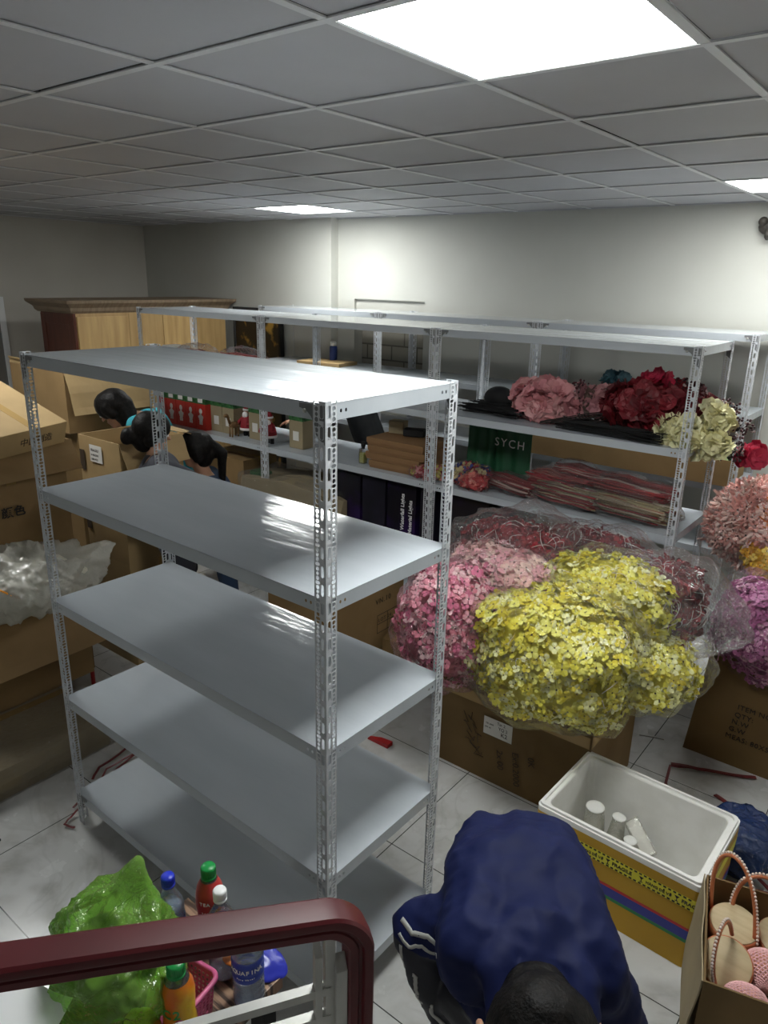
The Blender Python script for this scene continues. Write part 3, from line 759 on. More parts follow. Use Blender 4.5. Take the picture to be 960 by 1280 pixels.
TEA = petal_mats((.03, .09, .12), (.05, .13, .16)) + ['stem']
ROS = petal_mats((.45, .012, .05), (.55, .03, .08)) + ['stem']

def lumpy(d, seed):
    sq = (abs(d.x) ** 3 + abs(d.y) ** 3 + abs(d.z) ** 3) ** (-1 / 3)
    return (.45 + .55 * sq) * (1 + .20 * noise.noise(d * 1.7 + Vector((seed * 3.1, 0, 0))) + .10 * noise.noise(d * 4.1 + Vector((0, seed * 1.3, 0))))
def flower_bag(label, loc, rad, mats, n, size=.022, seed=1, zmin=-.85, glints=0, petals=4, cup=.4, shellmat='film', tail=None, group=None, spiky=False, amp=.022, centre=True, grow=1.10):
    rnd = random.Random(seed); t = thing('flower_bag', label, 'bagged flowers', loc, 0, group)
    mb = MB(); pts = []
    for d in fib(n, rnd, zmin, .99):
        lump = lumpy(d, seed) + rnd.uniform(-.09, .03)
        p = Vector((d.x * rad[0], d.y * rad[1], d.z * rad[2])) * lump
        pts.append((p, Vector((d.x / rad[0], d.y / rad[1], d.z / rad[2])).normalized()))
    nm = len(mats) - 1
    blossoms(mb, pts, size, petals, nm, rnd, cup, centre=nm if centre else None, width=.45 if spiky else .95)
    mb.build('blossoms', mats, t)['kind'] = 'stuff'
    core = shell('foliage_core', t, (0, 0, 0), [r * .86 for r in rad], mats[0], seed, .01, 3, lump=seed); core['label'] = 'packed mass of flowers under the outer blossoms'
    if glints:  # thin white curves modelled as glints of light on the film
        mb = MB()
        for k in range(glints):
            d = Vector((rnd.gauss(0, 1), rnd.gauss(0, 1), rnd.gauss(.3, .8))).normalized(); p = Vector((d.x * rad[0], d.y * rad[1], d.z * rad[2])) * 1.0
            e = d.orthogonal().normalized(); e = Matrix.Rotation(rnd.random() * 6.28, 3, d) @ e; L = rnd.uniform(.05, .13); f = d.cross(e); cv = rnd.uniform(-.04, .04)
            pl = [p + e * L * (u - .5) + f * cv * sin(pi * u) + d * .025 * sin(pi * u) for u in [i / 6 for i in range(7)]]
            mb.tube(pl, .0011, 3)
        mb.build('glints', ['glint'], t)['kind'] = 'stuff'
    if shellmat: shell('plastic_wrap', t, (0, 0, 0), [r * grow + .004 for r in rad], shellmat, seed, amp, 5, 6, tail, lump=seed)
    return t
G = 'bagged flowers piled on the front carton'
flower_bag('largest bag of yellow flowers bulging over the front of the brown carton', (-1.14, 2.61, .81), (.35, .25, .26), YEL, 2000, .024, 1, glints=60, group=G, zmin=-.95)
flower_bag('bag of yellow flowers at the back of the pile on the brown carton', (-1.06, 2.93, .97), (.31, .22, .17), YEL, 1300, .024, 2, glints=40, group=G)
flower_bag('small bag of yellow flowers sticking out over the right corner of the carton', (-.83, 2.84, .76), (.21, .20, .14), YEL, 800, .024, 3, glints=10, group=G, tail=((1, .5, .3), .07, 6))
flower_bag('bag of pink flowers hanging over the left side of the brown carton', (-1.60, 2.56, .82), (.20, .24, .26), PNK, 1100, .025, 4, glints=30, group=G, zmin=-.95)
flower_bag('bag of pale pink flowers behind the yellow ones on the brown carton', (-1.50, 2.83, 1.00), (.27, .18, .12), PAL, 700, .024, 5, glints=40, group=G)
flower_bag('bag of dark red flowers under loose film at the top left of the pile', (-1.55, 3.02, 1.05), (.27, .15, .13), RED, 500, .028, 6, glints=90, shellmat='film_shiny', group=G, amp=.04, tail=((.3, 0, 1), .08, 6), grow=1.22)
flower_bag('bag of dark red flowers with modelled white strands at the right of the pile', (-.91, 3.14, .93), (.22, .19, .18), RED, 700, .028, 7, glints=170, shellmat='film_shiny', group=G, amp=.04, tail=((1, -.1, -.1), .17, 7), grow=1.18)
flower_bag('bag of dark red flowers at the rear of the pile beneath the shelf', (-1.27, 3.25, 1.01), (.29, .15, .14), RED, 500, .028, 8, glints=120, shellmat='film_shiny', group=G, amp=.04, grow=1.18)
G2 = 'bagged flowers at the right picture edge'
flower_bag('bag of purple-pink flowers standing in the carton with printed lines', (-.50, 3.66, .73), (.21, .22, .23), PUR, 1300, .024, 9, glints=20, group=G2, zmin=-.95)
flower_bag('bag of golden yellow flowers between purple and peach bags at right edge', (-.50, 4.02, .92), (.20, .15, .17), GLD, 800, .024, 10, glints=6, group=G2)
t = flower_bag('bag of spiky peach flowers with orange tips at right picture edge', (-.66, 4.22, 1.06), (.28, .26, .21), PEA, 1500, .036, 11, group=G2, spiky=True, petals=5, cup=1.4, zmin=-.97, tail=((-.6, -.2, -.8), .05, 3))
rnd = random.Random(3); mb = MB()
blossoms(mb, [(Vector((.12 + .19 * d.x, -.04 + .22 * d.y, .02 + .205 * d.z)), d) for d in fib(420, rnd, -.1, 1)], .036, 5, 2, rnd, 1.5, width=.45)
o = mb.build('orange_tips', ORA, t); o['kind'] = 'stuff'; o['label'] = 'bright orange spiky blossoms'

# unwrapped bunches on the rack shelf
def bunch(label, loc, rad, mats, n, size, seed, petals=6, layers=2, cup=.5, stem_dir=None, group='loose flower bunches on the middle rack', width=1.2, centre=False, name='flower_bunch', mw=None, stems=14, stemlen=.4, zmin=-.7):
    rnd = random.Random(seed); t = thing(name, label, 'flower bunch', loc, 0, group); mb = MB(); pts = []
    for d in fib(n, rnd, zmin, .99):
        k = rnd.uniform(.75, 1.05); p = Vector((d.x * rad[0], d.y * rad[1], d.z * rad[2])) * k; pts.append((p, d))
    nm = len(mats) - 1
    blossoms(mb, pts, size, petals, nm, rnd, cup, layers, None, width, mw)
    mb.build('blossoms', mats, t)['kind'] = 'stuff'
    if stem_dir is not None:
        mb = MB(); sd = Vector(stem_dir).normalized()
        for k in range(stems):
            o_ = Vector((rnd.uniform(-.5, .5) * rad[0], rnd.uniform(-.5, .5) * rad[1], rnd.uniform(-.6, .1) * rad[2])); e = o_ + sd * stemlen * rnd.uniform(.7, 1.1) + Vector((rnd.uniform(-.05, .05), rnd.uniform(-.05, .05), rnd.uniform(-.01, .02)))
            e.z = max(e.z, -rad[2] * .95)
            mb.tube([o_, (o_ + e) / 2 + Vector((0, 0, rnd.uniform(-.01, .01))), e], .003, 4)
        mb.build('stems', ['stem'], t)['kind'] = 'stuff'
    return t
def berries(label, loc, rad, n, seed, group='berry sprigs at the rack end'):
    rnd = random.Random(seed); t = thing('berry_sprig', label, 'berry sprig', loc, 0, group); mb = MB(); st = MB()
    for d in fib(n, rnd, -.9, 1):
        p = Vector((d.x * rad[0], d.y * rad[1], d.z * rad[2])) * rnd.uniform(.55, 1.05); mb.ball(p, rnd.uniform(.005, .009), 5, mi=rnd.choice((0, 0, 1, 2)))
        if rnd.random() < .3: st.tube([(0, 0, -rad[2] * .5), p * .5, p], .0015, 3)
    mb.build('berries', BER[:3], t)['kind'] = 'stuff'; st.build('twigs', ['stem'], t)['kind'] = 'stuff'
Z1 = 1.515
bunch('bunch of dusty pink ruffled flowers at the left of the rack display', (-1.90, 3.93, Z1 + .105), (.19, .13, .11), DPK, 130, .055, 21, stem_dir=(1, -.1, -.2), zmin=-.9)
bunch('bunch of dull pink flowers mixed with dark buds behind the stems', (-1.55, 4.02, Z1 + .14), (.16, .12, .09), GPK, 90, .05, 22, zmin=-.9)
bunch('large bunch of burgundy red flowers in the middle of the rack display', (-1.29, 3.93, Z1 + .14), (.23, .17, .125), BUR, 190, .058, 23, stem_dir=(-1, -.25, -.4), stems=26, stemlen=.6, zmin=-.9)
bunch('smaller bunch of burgundy flowers at the back right of the rack display', (-1.20, 4.12, Z1 + .14), (.20, .12, .12), BUR, 110, .055, 24, zmin=-.9)
G3 = 'cream flower heads at the rack end'
bunch('cream flower head hanging lowest over the rack corner', (-.965, 3.90, Z1 + .005), (.085, .075, .06), CRM, 40, .055, 25, group=G3)
bunch('cream flower head left of the rack end post', (-1.13, 3.84, Z1 + .075), (.12, .07, .055), CRM, 50, .055, 26, group=G3, stem_dir=(-1, .2, -.2))
bunch('cream flower head topmost beside the rack end post', (-.985, 4.00, Z1 + .11), (.085, .08, .065), CRM, 42, .055, 27, group=G3)
bunch('cream flower head on the shelf edge under the left cream head', (-1.08, 3.80, Z1 + .045), (.09, .06, .045), CRM, 36, .05, 28, group=G3)
bunch('deep red rose sticking out beyond the rack end post', (-.79, 4.10, Z1 - .06), (.045, .045, .04), ROS, 14, .05, 29, group='single flowers at the rack end')
bunch('bright red rose on top of the burgundy bunch', (-1.30, 4.02, Z1 + .285), (.06, .045, .025), ROS, 12, .045, 30, group='single flowers at the rack end', zmin=-.2)
bunch('dark teal flower on top behind the pink bunches', (-1.56, 4.10, Z1 + .24), (.07, .05, .04), TEA, 18, .045, 31, group='single flowers at the rack end')
for k, (lb, lo, ra, n) in enumerate((('dark berry sprig highest beside the rack end post', (-.98, 4.14, Z1 + .16), (.11, .06, .055), 70), ('speckled berry sprig hanging beside the lowest cream flower', (-.87, 3.98, Z1 - .01), (.075, .06, .085), 90), ('berry sprig rising from the top of the burgundy bunch', (-1.15, 4.08, Z1 + .26), (.08, .05, .045), 60), ('berry sprig between the topmost cream head and the red rose', (-.87, 4.05, Z1 + .09), (.09, .05, .05), 70), ('berry sprig above the dull pink flowers', (-1.72, 4.00, Z1 + .20), (.06, .05, .05), 50))): berries(lb, lo, ra, n, 40 + k)
def twigs(label, loc, ln, seed, dirv, n=60, spread=.05, name='twig_bundle', mat='black', h=.03):
    rnd = random.Random(seed); mb = MB(); d = Vector(dirv).normalized(); e = Vector((-d.y, d.x, 0))
    for k in range(n):
        o_ = e * rnd.uniform(-spread, spread) + Vector((0, 0, rnd.uniform(0, h))); L = ln * rnd.uniform(.7, 1.05); a = d * (-L / 2); b = d * L / 2 + e * rnd.uniform(-.06, .06)
        mb.tube([o_ + a, o_ + Vector((0, 0, .006)), o_ + b + Vector((0, 0, rnd.uniform(0, .015)))], .0028, 3)
    return tag(mb.build(name, [mat], loc=loc), label, 'twigs', 'dark twig bundles on the rack')
twigs('bundle of black stems lying below the burgundy flowers', (-1.42, 3.80, Z1 + .006), .60, 1, (1, -.1, 0), 90, .075, h=.05)
twigs('bundle of thin black stems left of the dusty pink bunch', (-2.20, 3.93, Z1 + .005), .48, 2, (1, -.1, 0), 80, .10, h=.05)
mb = MB(); mb.ball((0, 0, .075), (.10, .085, .075), 16); mb.ball((.05, .02, .05), (.07, .07, .05), 12); tag(mb.build('black_pouch', ['black'], loc=(-2.27, 4.05, Z1 + .001)), 'rounded black pouch standing behind the thin black stems', 'pouch')
# bundles in film on the rack
def bundle(label, loc, ang, L, rx, rz, mats, seed, group='film-wrapped stem bundles on the middle rack', film='film_shiny', n=90):
    rnd = random.Random(seed); t = thing('wrapped_bundle', label, 'wrapped bundle', loc, ang, group); mb = MB()
    for k in range(n):
        y = rnd.uniform(-.8, .8) * rx; z = rz + rnd.uniform(-.75, .75) * rz * math.sqrt(max(0, 1 - (y / rx) ** 2)); w_ = rnd.uniform(.004, .013); dz = rnd.uniform(-.01, .02)
        p = [(-L / 2 * rnd.uniform(.7, 1), y * .8, z), (-L / 6, y * 1.1, z + dz), (L / 6, y, z), (L / 2 * rnd.uniform(.7, 1), y * 1.1, z)]
        mb.tube([Vector(q) for q in p], w_, 4, mi=rnd.randrange(len(mats)), sq=.35)
    mb.build('stems', mats, t)['kind'] = 'stuff'
    shell('plastic_wrap', t, (0, 0, rz * 1.05), (L * .56, rx * 1.15, rz * 1.15), film, seed, .016, 5, 11)
    return t
BM1 = petal_mats((.30, .03, .035), (.42, .05, .05), (.20, .02, .02), (.5, .35, .3))
BM2 = petal_mats((.20, .14, .07), (.40, .33, .18), (.30, .04, .04), (.50, .42, .30))
BM3 = petal_mats((.45, .02, .03), (.38, .02, .02), (.55, .15, .12))
Z2 = 1.061
bundle('film-wrapped bundle of dark red twigs at the left on the third shelf', (-2.05, 3.88, Z2 + .002), -.25, .42, .10, .045, BM1, 51)
bundle('film-wrapped bright red bundle lying on others in the shelf centre', (-1.80, 3.95, Z2 + .05), -.2, .34, .10, .055, BM3, 52)
bundle('film-wrapped reddish bundle with yellowish stems in the middle of third shelf', (-1.66, 3.86, Z2 + .003), -.15, .45, .12, .06, BM2, 53)
bundle('film-wrapped bundle stacked on top beside the green bags', (-1.66, 4.00, Z2 + .10), -.12, .36, .10, .055, BM1, 54)
bundle('film-wrapped straw and red bundle nearest the rack end post', (-1.30, 3.86, Z2 + .003), -.12, .50, .14, .065, BM2, 55)
bundle('film-wrapped pinkish bundle lying over the straw bundle near end post', (-1.33, 3.94, Z2 + .10), -.14, .48, .12, .05, BM1, 56)
mb = MB(); mb.box((-.02, -.012, 0), (.02, .012, .014)); tag(mb.build('white_clip', ['plastic_white'], loc=(-1.07, 4.02, Z2 + .001), bevel=.003), 'small pale clip lying at the end of the third shelf', 'clip')
flower_bag('small film bag of red and blue ribbon flowers by the rack post pair', (-2.32, 3.84, Z2 + .066), (.12, .09, .06), petal_mats((.35, .03, .05), (.04, .05, .25), (.5, .4, .2)) + ['stem'], 120, .03, 61, group='small film bags beside the flat box stack', centre=False)
flower_bag('small film bag of crimson ribbon just left of the twig bundles', (-2.24, 3.76, Z2 + .052), (.08, .06, .045), BM3 + ['stem'], 90, .025, 62, group='small film bags beside the flat box stack', centre=False)
flower_bag('small film bag of red and gold ribbon against the flat box stack', (-2.60, 3.79, Z2 + .048), (.12, .07, .044), petal_mats((.38, .03, .05), (.45, .36, .1), (.5, .2, .2)) + ['stem'], 110, .028, 63, group='small film bags beside the flat box stack', centre=False)
# green shopping bags with lettering
def cloth_bag(label, loc, w_, h_, body=None):
    t = thing('green_bag', label, 'bag', loc, 0, 'green cloth bags on the third shelf'); mb = MB(); nx, nz = 16, 8; vs = []; fs = []
    for s in (-1, 1):
        for j in range(nz + 1):
            for i in range(nx + 1):
                u, v = i / nx, j / nz; vs.append((w_ * (u - .5), s * (.045 * (1 - .75 * v) * math.sqrt(max(0, 1 - (2 * u - 1) ** 4)) + .004) + .012 * sin(u * 17 + loc[0] * 9) * (1 - .4 * v), h_ * v))
    q = nx + 1; n = q * (nz + 1)
    for j in range(nz):
        for i in range(nx): a = j * q + i; fs += [(a, a + 1, a + 1 + q, a + q), (n + a, n + a + q, n + a + 1 + q, n + a + 1)]
    for j in range(nz): fs += [(j * q, (j + 1) * q, n + (j + 1) * q, n + j * q), (j * q + nx, n + j * q + nx, n + (j + 1) * q + nx, (j + 1) * q + nx)]
    for i in range(nx): fs += [(i, n + i, n + i + 1, i + 1), (nz * q + i, nz * q + i + 1, n + nz * q + i + 1, n + nz * q + i)]
    mb.add(vs, fs, 0, True); mb.build('bag_body', ['greenbag'], t)
    if body: text_obj('lettering', body, .075, 'inkwhite', t, frame((-w_ * .40, -.075, h_ * .66), (1, 0, -.02), (0, 0, 1)), space=1.25)
    return t
cloth_bag('dark green bag behind the rack post, left of the lettered one', (-2.42, 4.14, Z2 + .001), .22, .33)
cloth_bag('dark green bag printed with white letters standing on third shelf', (-2.19, 4.14, Z2 + .001), .25, .34, 'SYCH')
t = thing('long_tray_box', 'long shallow brown tray box lying on the back-wall rack', 'box', (-1.80, 5.13, 1.0615))
mb = MB(); a, b2, hh, th = .74, .21, .17, .006
mb.box((-a, -b2, 0), (a, b2, th)); mb.box((-a, -b2, th), (a, -b2 + th, hh)); mb.box((-a, b2 - th, th), (a, b2, hh)); mb.box((-a, -b2 + th, th), (-a + th, b2 - th, hh)); mb.box((a - th, -b2 + th, th), (a, b2 - th, hh)); mb.build('tray', ['card'], t)
for k in range(4):
    mb = MB(); mb.ball((0, 0, 0), (.045, .045, .038), 14); ob = mb.build('pale_green_ball', ['applegreen'], loc=(-1.42 + .095 * k, 5.0, 1.20)); tag(ob, ['pale green ball at the left end of the long tray box', 'second pale green ball from the left in the long tray box', 'third pale green ball from the left in the long tray box', 'rightmost pale green ball in the long tray box'][k], 'ball', 'pale green balls in the long tray')
bunch('tuft of dark green leaves in the long tray box', (-1.25, 5.08, 1.19), (.2, .1, .06), ['stemgreen', 'stemgreen', 'stem'], 60, .05, 71, group=None, name='leaf_tuft')

# stack of four flat boxes
fb = thing('flat_box', '', 'box', (0, 0, 0), 0, 'stacked flat brown boxes'); mb = MB(); mb.box((-.23, -.17, 0), (.23, .17, .022)); mb.build('box_base', ['kraft'], fb, bevel=.002)
mb = MB(); mb.box((-.235, -.175, .014), (.235, .175, .050)); mb.build('lid', ['kraft'], fb, bevel=.003)
for k, lb in enumerate(('lowest of the four stacked flat brown boxes on the middle rack', 'second lowest of the four stacked flat brown boxes', 'third lowest of the four stacked flat brown boxes', 'topmost of the four stacked flat brown boxes on the middle rack')):
    o = fb if k == 0 else copy_tree(fb); o['label'] = lb; o.location = (-2.86 + (.012, -.02, .0, -.01)[k], 3.93, Z2 + .001 + .0515 * k); o.rotation_euler = (0, 0, (.03, -.05, .02, 0)[k])
carton('small brown box standing on the stack of flat boxes', 'box', (-3.02, 4.00, Z2 + .21), .2, .11, .08, .085, 'card_grey', seed=81, tape=False, name='small_box')
mb = MB(); mb.box((-.075, -.05, 0), (.075, .05, .05)); tag(mb.build('dark_parcel', ['black'], loc=(-2.87, 3.99, Z2 + .209), rot=(0, 0, .4), bevel=.012), 'small dark parcel on top of the flat box stack', 'parcel')
t = thing('perfume_bottle', 'small clear bottle with black cap and yellowish liquid beside flat boxes', 'bottle', (-3.17, 3.80, Z2 + .001))
mb = MB(); mb.box((-.022, -.022, 0), (.022, .022, .105)); mb.build('glass_body', ['pet'], t, bevel=.005)
mb = MB(); mb.box((-.018, -.018, .006), (.018, .018, .075)); mb.build('liquid', ['perf_y'], t, bevel=.003)
mb = MB(); mb.lathe([(.012, .105), (.012, .118), (.016, .119), (.016, .152)], 14); mb.build('cap', ['black'], t)
# black printed boxes on the fourth shelf
Z3 = .622
for k, (x, w_, h_, mm, txt) in enumerate(((-3.28, .26, .36, 'purple', None), (-3.03, .20, .37, 'blackbox', None), (-2.79, .24, .37, 'purple', 'Waterfall Lights'), (-2.575, .12, .37, 'blackbox', None), (-2.29, .34, .37, 'purple', None), (-1.98, .24, .35, 'blackbox', None))):
    lb = ('black and purple printed box leftmost beside the kraft parcel', 'narrow plain black box with purple neighbours on the fourth shelf', 'black light-set box with white vertical lettering', 'thin black box against the rack post pair', 'purple-black box right of the rack post pair', 'black box behind the red film bag, far right of the row')[k]
    t = thing('light_set_box', lb, 'box', (x, 3.90, Z3 + .001), 0, 'black light-set boxes'); mb = MB(); mb.box((-w_ / 2, -.15, 0), (w_ / 2, .15, h_)); mb.build('box_body', [mm], t, bevel=.003)
    if txt:
        text_obj('lettering', 'Waterfall Lights', .040, 'inkwhite', t, frame((.025, -.1515, .05), (0, 0, 1), (-1, 0, 0)), bold=True)
        text_obj('lettering', 'Material Lights', .040, 'inkwhite', t, frame((.090, -.1515, .035), (0, 0, 1), (-1, 0, 0)), bold=True)
flower_bag('red and orange film bag on the fourth shelf behind the front rack post', (-2.02, 3.66, Z3 - .02 + .10), (.16, .10, .07), petal_mats((.40, .02, .015), (.5, .12, .02), (.25, .01, .01)) + ['stem'], 140, .035, 64, group='small film bags on the fourth shelf', centre=False)
# kraft parcel
t = thing('kraft_parcel', 'large crumpled brown paper parcel wrapped in shiny film on fourth shelf', 'parcel', (-3.80, 3.86, Z3 + .001), .02)
bm = bmesh.new(); bmesh.ops.create_cube(bm, size=1); bmesh.ops.subdivide_edges(bm, edges=bm.edges[:], cuts=14, use_grid_fill=True)
for v in bm.verts:
    x, y, z = v.co; r_ = 1 - .25 * max(0, (abs(x) * 2) ** 6) * (.5 + .5 * z * 2)
    p = Vector((x * 1.05, y * .42 * r_, (z + .5) * .20 * (1 - .25 * abs(x) * 2))); p += Vector((0, 0, .012 if z > -.4 else 0)) * noise.ridged_multi_fractal(p * 7, .8, 2.2, 3, 1, 2) ; v.co = p
me = bpy.data.meshes.new('paper'); bm.to_mesh(me); bm.free(); link('paper_wrap', me, t, ['card_grey'])
film_wrap('', '', (0, 0, 0), 0, 1.0, .44, .205, 'plastic_wrap', 9, 'film_shiny', parent=t, amp=.012)
carton('brown carton on fourth shelf at the left, below the gift boxes', 'cardboard box', (-4.62, 3.93, Z3 + .001), 0, .50, .36, .26, 'card', seed=82, group='cartons on the fourth shelf')
t = thing('printed_box', 'small pale and green upright box on fourth shelf beside kraft parcel', 'box', (-4.21, 3.79, Z3 + .001)); mb = MB(); mb.box((-.07, -.05, 0), (.07, .05, .20)); mb.build('box_body', ['card_grey'], t, bevel=.002); mb = MB(); mb.box((-.0705, -.0508, .14), (.0705, .0505, .201)); mb.build('green_band', ['greenprint'], t)
# gift boxes and santas
gb = thing('gift_box', '', 'gift box', (0, 0, 0), 0, 'red gift boxes with green tops'); mb = MB(); mb.box((-.062, -.05, 0), (.062, .05, .215)); mb.build('box_body', ['redbox'], gb, bevel=.002)
mb = MB(); mb.box((-.0625, -.0505, .215), (.0625, .0505, .27)); mb.build('green_top', ['greenprint'], gb); 
mb = MB(); mb.ball((0, -.051, .155), (.020, .004, .024), 10); mb.ball((0, -.051, .10), (.027, .004, .034), 10); mb.box((-.03, -.0535, .10), (-.012, -.050, .118)); mb.box((.012, -.0535, .10), (.03, -.050, .118)); mb.box((-.018, -.0535, .045), (-.004, -.050, .075)); mb.box((.004, -.0535, .045), (.018, -.050, .075)); mb.build('printed_figure', ['fur'], gb)
mb = MB(); mb.box((-.03, -.0512, .226), (.03, -.0502, .258)); mb.build('printed_badge', ['fur'], gb)
for k, lb in enumerate(('leftmost red gift box beside the head of the dark-haired woman', 'second red gift box from the left', 'third red gift box from the left', 'fourth red gift box from the left', 'rightmost red gift box next to the plain brown boxes')):
    o = gb if k == 0 else copy_tree(gb); o['label'] = lb; o.location = (-5.40 + .131 * k, 3.80, Z2 + .001)
gk = thing('kraft_gift_box', '', 'box', (0, 0, 0), 0, 'plain brown boxes beside the gift boxes'); mb = MB(); mb.box((-.07, -.055, 0), (.07, .055, .21)); mb.build('box_body', ['card_grey'], gk, bevel=.002)
mb = MB(); mb.box((-.071, -.056, .21), (.071, .056, .255)); mb.build('green_top', ['greenprint'], gk); mb = MB(); mb.box((-.03, -.0565, .06), (.03, -.0555, .13)); mb.build('printed_picture', ['label'], gk)
for k, (x, lb) in enumerate(((-4.745, 'plain brown box touching the rightmost red gift box'), (-4.60, 'plain brown box behind the reindeer santa'), (-4.28, 'plain brown box between the two santa figures'), (-3.83, 'plain brown box right of the post pair and santa'))):
    o = gk if k == 0 else copy_tree(gk); o['label'] = lb; o.location = (x, 3.86, Z2 + .001)
def santa(label, loc, rz, sc=1.0, deer=False):
    t = thing('santa_figure', label, 'figurine', loc, rz, 'santa figures on the third shelf')
    mb = MB(); mb.lathe([(.055, .05), (.060, .07), (.052, .12), (.038, .16), (.02, .172)], 16); mb.tube([(-.04, 0, .15), (-.075, -.02, .11), (-.05, -.055, .10)], .015, 7); mb.tube([(.04, 0, .15), (.075, -.02, .11), (.05, -.055, .10)], .015, 7)
    mb.build('coat', ['santa_red'], t)
    mb = MB(); mb.lathe([(.060, .05), (.064, .055), (.064, .068), (.058, .072)], 16); mb.build('coat_trim', ['fur'], t)
    mb = MB(); mb.ball((0, -.02, .168), (.030, .022, .032), 10); mb.build('beard', ['fur'], t)
    mb = MB(); mb.lathe([(.032, .205), (.035, .21), (.033, .222)], 12); mb.build('hat_trim', ['fur'], t)
    mb = MB(); mb.ball((0, 0, .195), (.027, .026, .028), 12); mb.build('face', ['skin'], t)
    mb = MB(); mb.lathe([(.031, .215), (.026, .235), (.015, .252), (.003, .262)], 12); mb.build('hat', ['santa_red'], t)
    mb = MB(); mb.tube([(-.025, 0, .0), (-.025, 0, .06)], .018, 8); mb.tube([(.025, 0, 0), (.025, 0, .06)], .018, 8); mb.build('boots', ['black'], t)
    if deer:
        mb = MB(); mb.ball((-.06, -.09, .095), (.028, .05, .028), 10); mb.tube([(-.06, -.13, .11), (-.06, -.15, .165)], .012, 6); mb.ball((-.06, -.165, .175), (.014, .026, .015), 8)
        for x, y in ((-.075, -.12), (-.045, -.12), (-.075, -.06), (-.045, -.06)): mb.tube([(x, y, .08), (x, y, 0)], .007, 5)
        mb.build('reindeer', ['kraft'], t)
    t.scale = (sc, sc, sc); return t
santa('santa figure with a small reindeer in front, left of the post pair', (-4.43, 3.86, Z2 + .001), 0, 1.0, True)
santa('santa figure in a white-trimmed red coat behind the post pair', (-4.10, 3.79, Z2 + .001), .1, .95)
santa('santa figure at far left beside the woman, partly hidden', (-5.56 + .09, 3.93, Z2 + .001 + .0), 0, .01 + .9)
# upper shelf red tinsel bundles
bundle('long film-wrapped red tinsel bundle on the upper shelf at left', (-5.05, 3.90, Z1 + .002), -.02, .48, .10, .100, BM1, 91, 'red tinsel bundles on the upper shelf', film='film', n=160)
bundle('film-wrapped red tinsel bundle nearest the post pair on upper shelf', (-4.52, 3.90, Z1 + .002), .03, .50, .10, .105, BM3 + BM1, 92, 'red tinsel bundles on the upper shelf', film='film', n=160)
mb = MB(); mb.box((-.10, -.07, 0), (.10, .07, .19)); tag(mb.build('white_box', ['plastic_white'], loc=(-5.38, 3.92, Z1 + .001), bevel=.004), 'small white box at the left end of the upper shelf', 'box')
t = thing('spray_can', 'blue and white can standing on the back-wall rack shelf', 'can', (-4.70, 5.10, Z1 + .001)); mb = MB(); mb.lathe([(.035, 0), (.037, .005), (.037, .12), (.030, .13)], 16); mb.build('can_body', ['aerosol'], t); mb = MB(); mb.lathe([(.028, .13), (.028, .165), (.022, .17)], 16); mb.build('cap', ['plastic_white'], t)
mb = MB(); mb.box((-.24, -.15, 0), (.24, .15, .03)); tag(mb.build('flat_board', ['card_light'], loc=(-4.70, 5.09, Z1 + .0315 - .030), rot=(0, 0, .12), bevel=.003), 'pale flat board lying on the back-wall rack near blue can', 'board')
[o for o in C.objects if o.name.startswith('spray_can')][0].location = (-4.72, 5.20, Z1 + .032)

# ------------------------------------------------------------------ foam box
FX, FY, FR = -.640, 2.435, -.035
t = thing('foam_box', 'open white foam box wrapped in golden tape with coloured stripes', 'foam box', (FX, FY, 0), FR)
def rrect(a, b, r, n=5):
    out = []
    for cx, cy, s in ((a - r, b - r, 0), (-a + r, b - r, 1), (-a + r, -b + r, 2), (a - r, -b + r, 3)):
        for k in range(n + 1): an = pi / 2 * (s + k / n); out.append((cx + r * cos(an), cy + r * sin(an)))
    return out
mb = MB(); W2, D2, H2 = .312, .222, .385
rings = [(rrect(W2 - .012, D2 - .012, .02), 0.0), (rrect(W2, D2, .02), H2 - .03), (rrect(W2, D2, .02), H2 - .012), (rrect(W2 - .006, D2 - .006, .02), H2 - .012 + .001), (rrect(W2 - .006, D2 - .006, .02), H2 - .001), (rrect(W2 - .008, D2 - .008, .02), H2), (rrect(W2 - .017, D2 - .017, .022), H2), (rrect(W2 - .018, D2 - .018, .022), H2 - .009), (rrect(W2 - .030, D2 - .030, .028), H2 - .010), (rrect(W2 - .033, D2 - .033, .028), H2 - .014), (rrect(W2 - .045, D2 - .045, .03), .035)]
vs = []; fs = []; q = len(rings[0][0])
for r_, z in rings: vs += [(x, y, z) for x, y in r_]
for i in range(len(rings) - 1):
    for k in range(q): fs.append((i * q + k, i * q + (k + 1) % q, (i + 1) * q + (k + 1) % q, (i + 1) * q + k))
fs.append(tuple(range(q))[::-1]); fs.append(tuple((len(rings) - 1) * q + k for k in range(q)))
mb.add(vs, fs); mb.build('foam_body', ['foam'], t)
def band(name, mat, z0, z1, off):
    mb = MB(); pr = []
    for z in (z0, z1):
        k = .012 * (1 - z / (H2 - .03)); pr.append([(x, y, z) for x, y in rrect(W2 + off - k, D2 + off - k, .022)])
    n = len(pr[0]); mb.add(pr[0] + pr[1], [(i, (i + 1) % n, n + (i + 1) % n, n + i) for i in range(n)], 0, True)
    return mb.build(name, [mat], t)
band('golden_tape_cover', 'goldcard', .002, H2 - .033, .0012)
band('red_stripe', 'stripe_red', .172, .184, .0022); band('blue_stripe', 'stripe_blue', .132, .172, .0022); band('green_stripe', 'stripe_green', .118, .132, .0022)
wt = band('warning_tape', 'ytape', .262, .312, .0024)
mb = MB()
yy = lambda z: -(D2 + .0030 - .012 * (1 - z / (H2 - .03)))
n = 34
for k in range(n):
    x = -W2 + .02 + (2 * W2 - .04) * k / n
    for z in (.264, .304): mb.box((x, yy(z) - .0004, z), (x + .010, yy(z) + .001, z + .006))
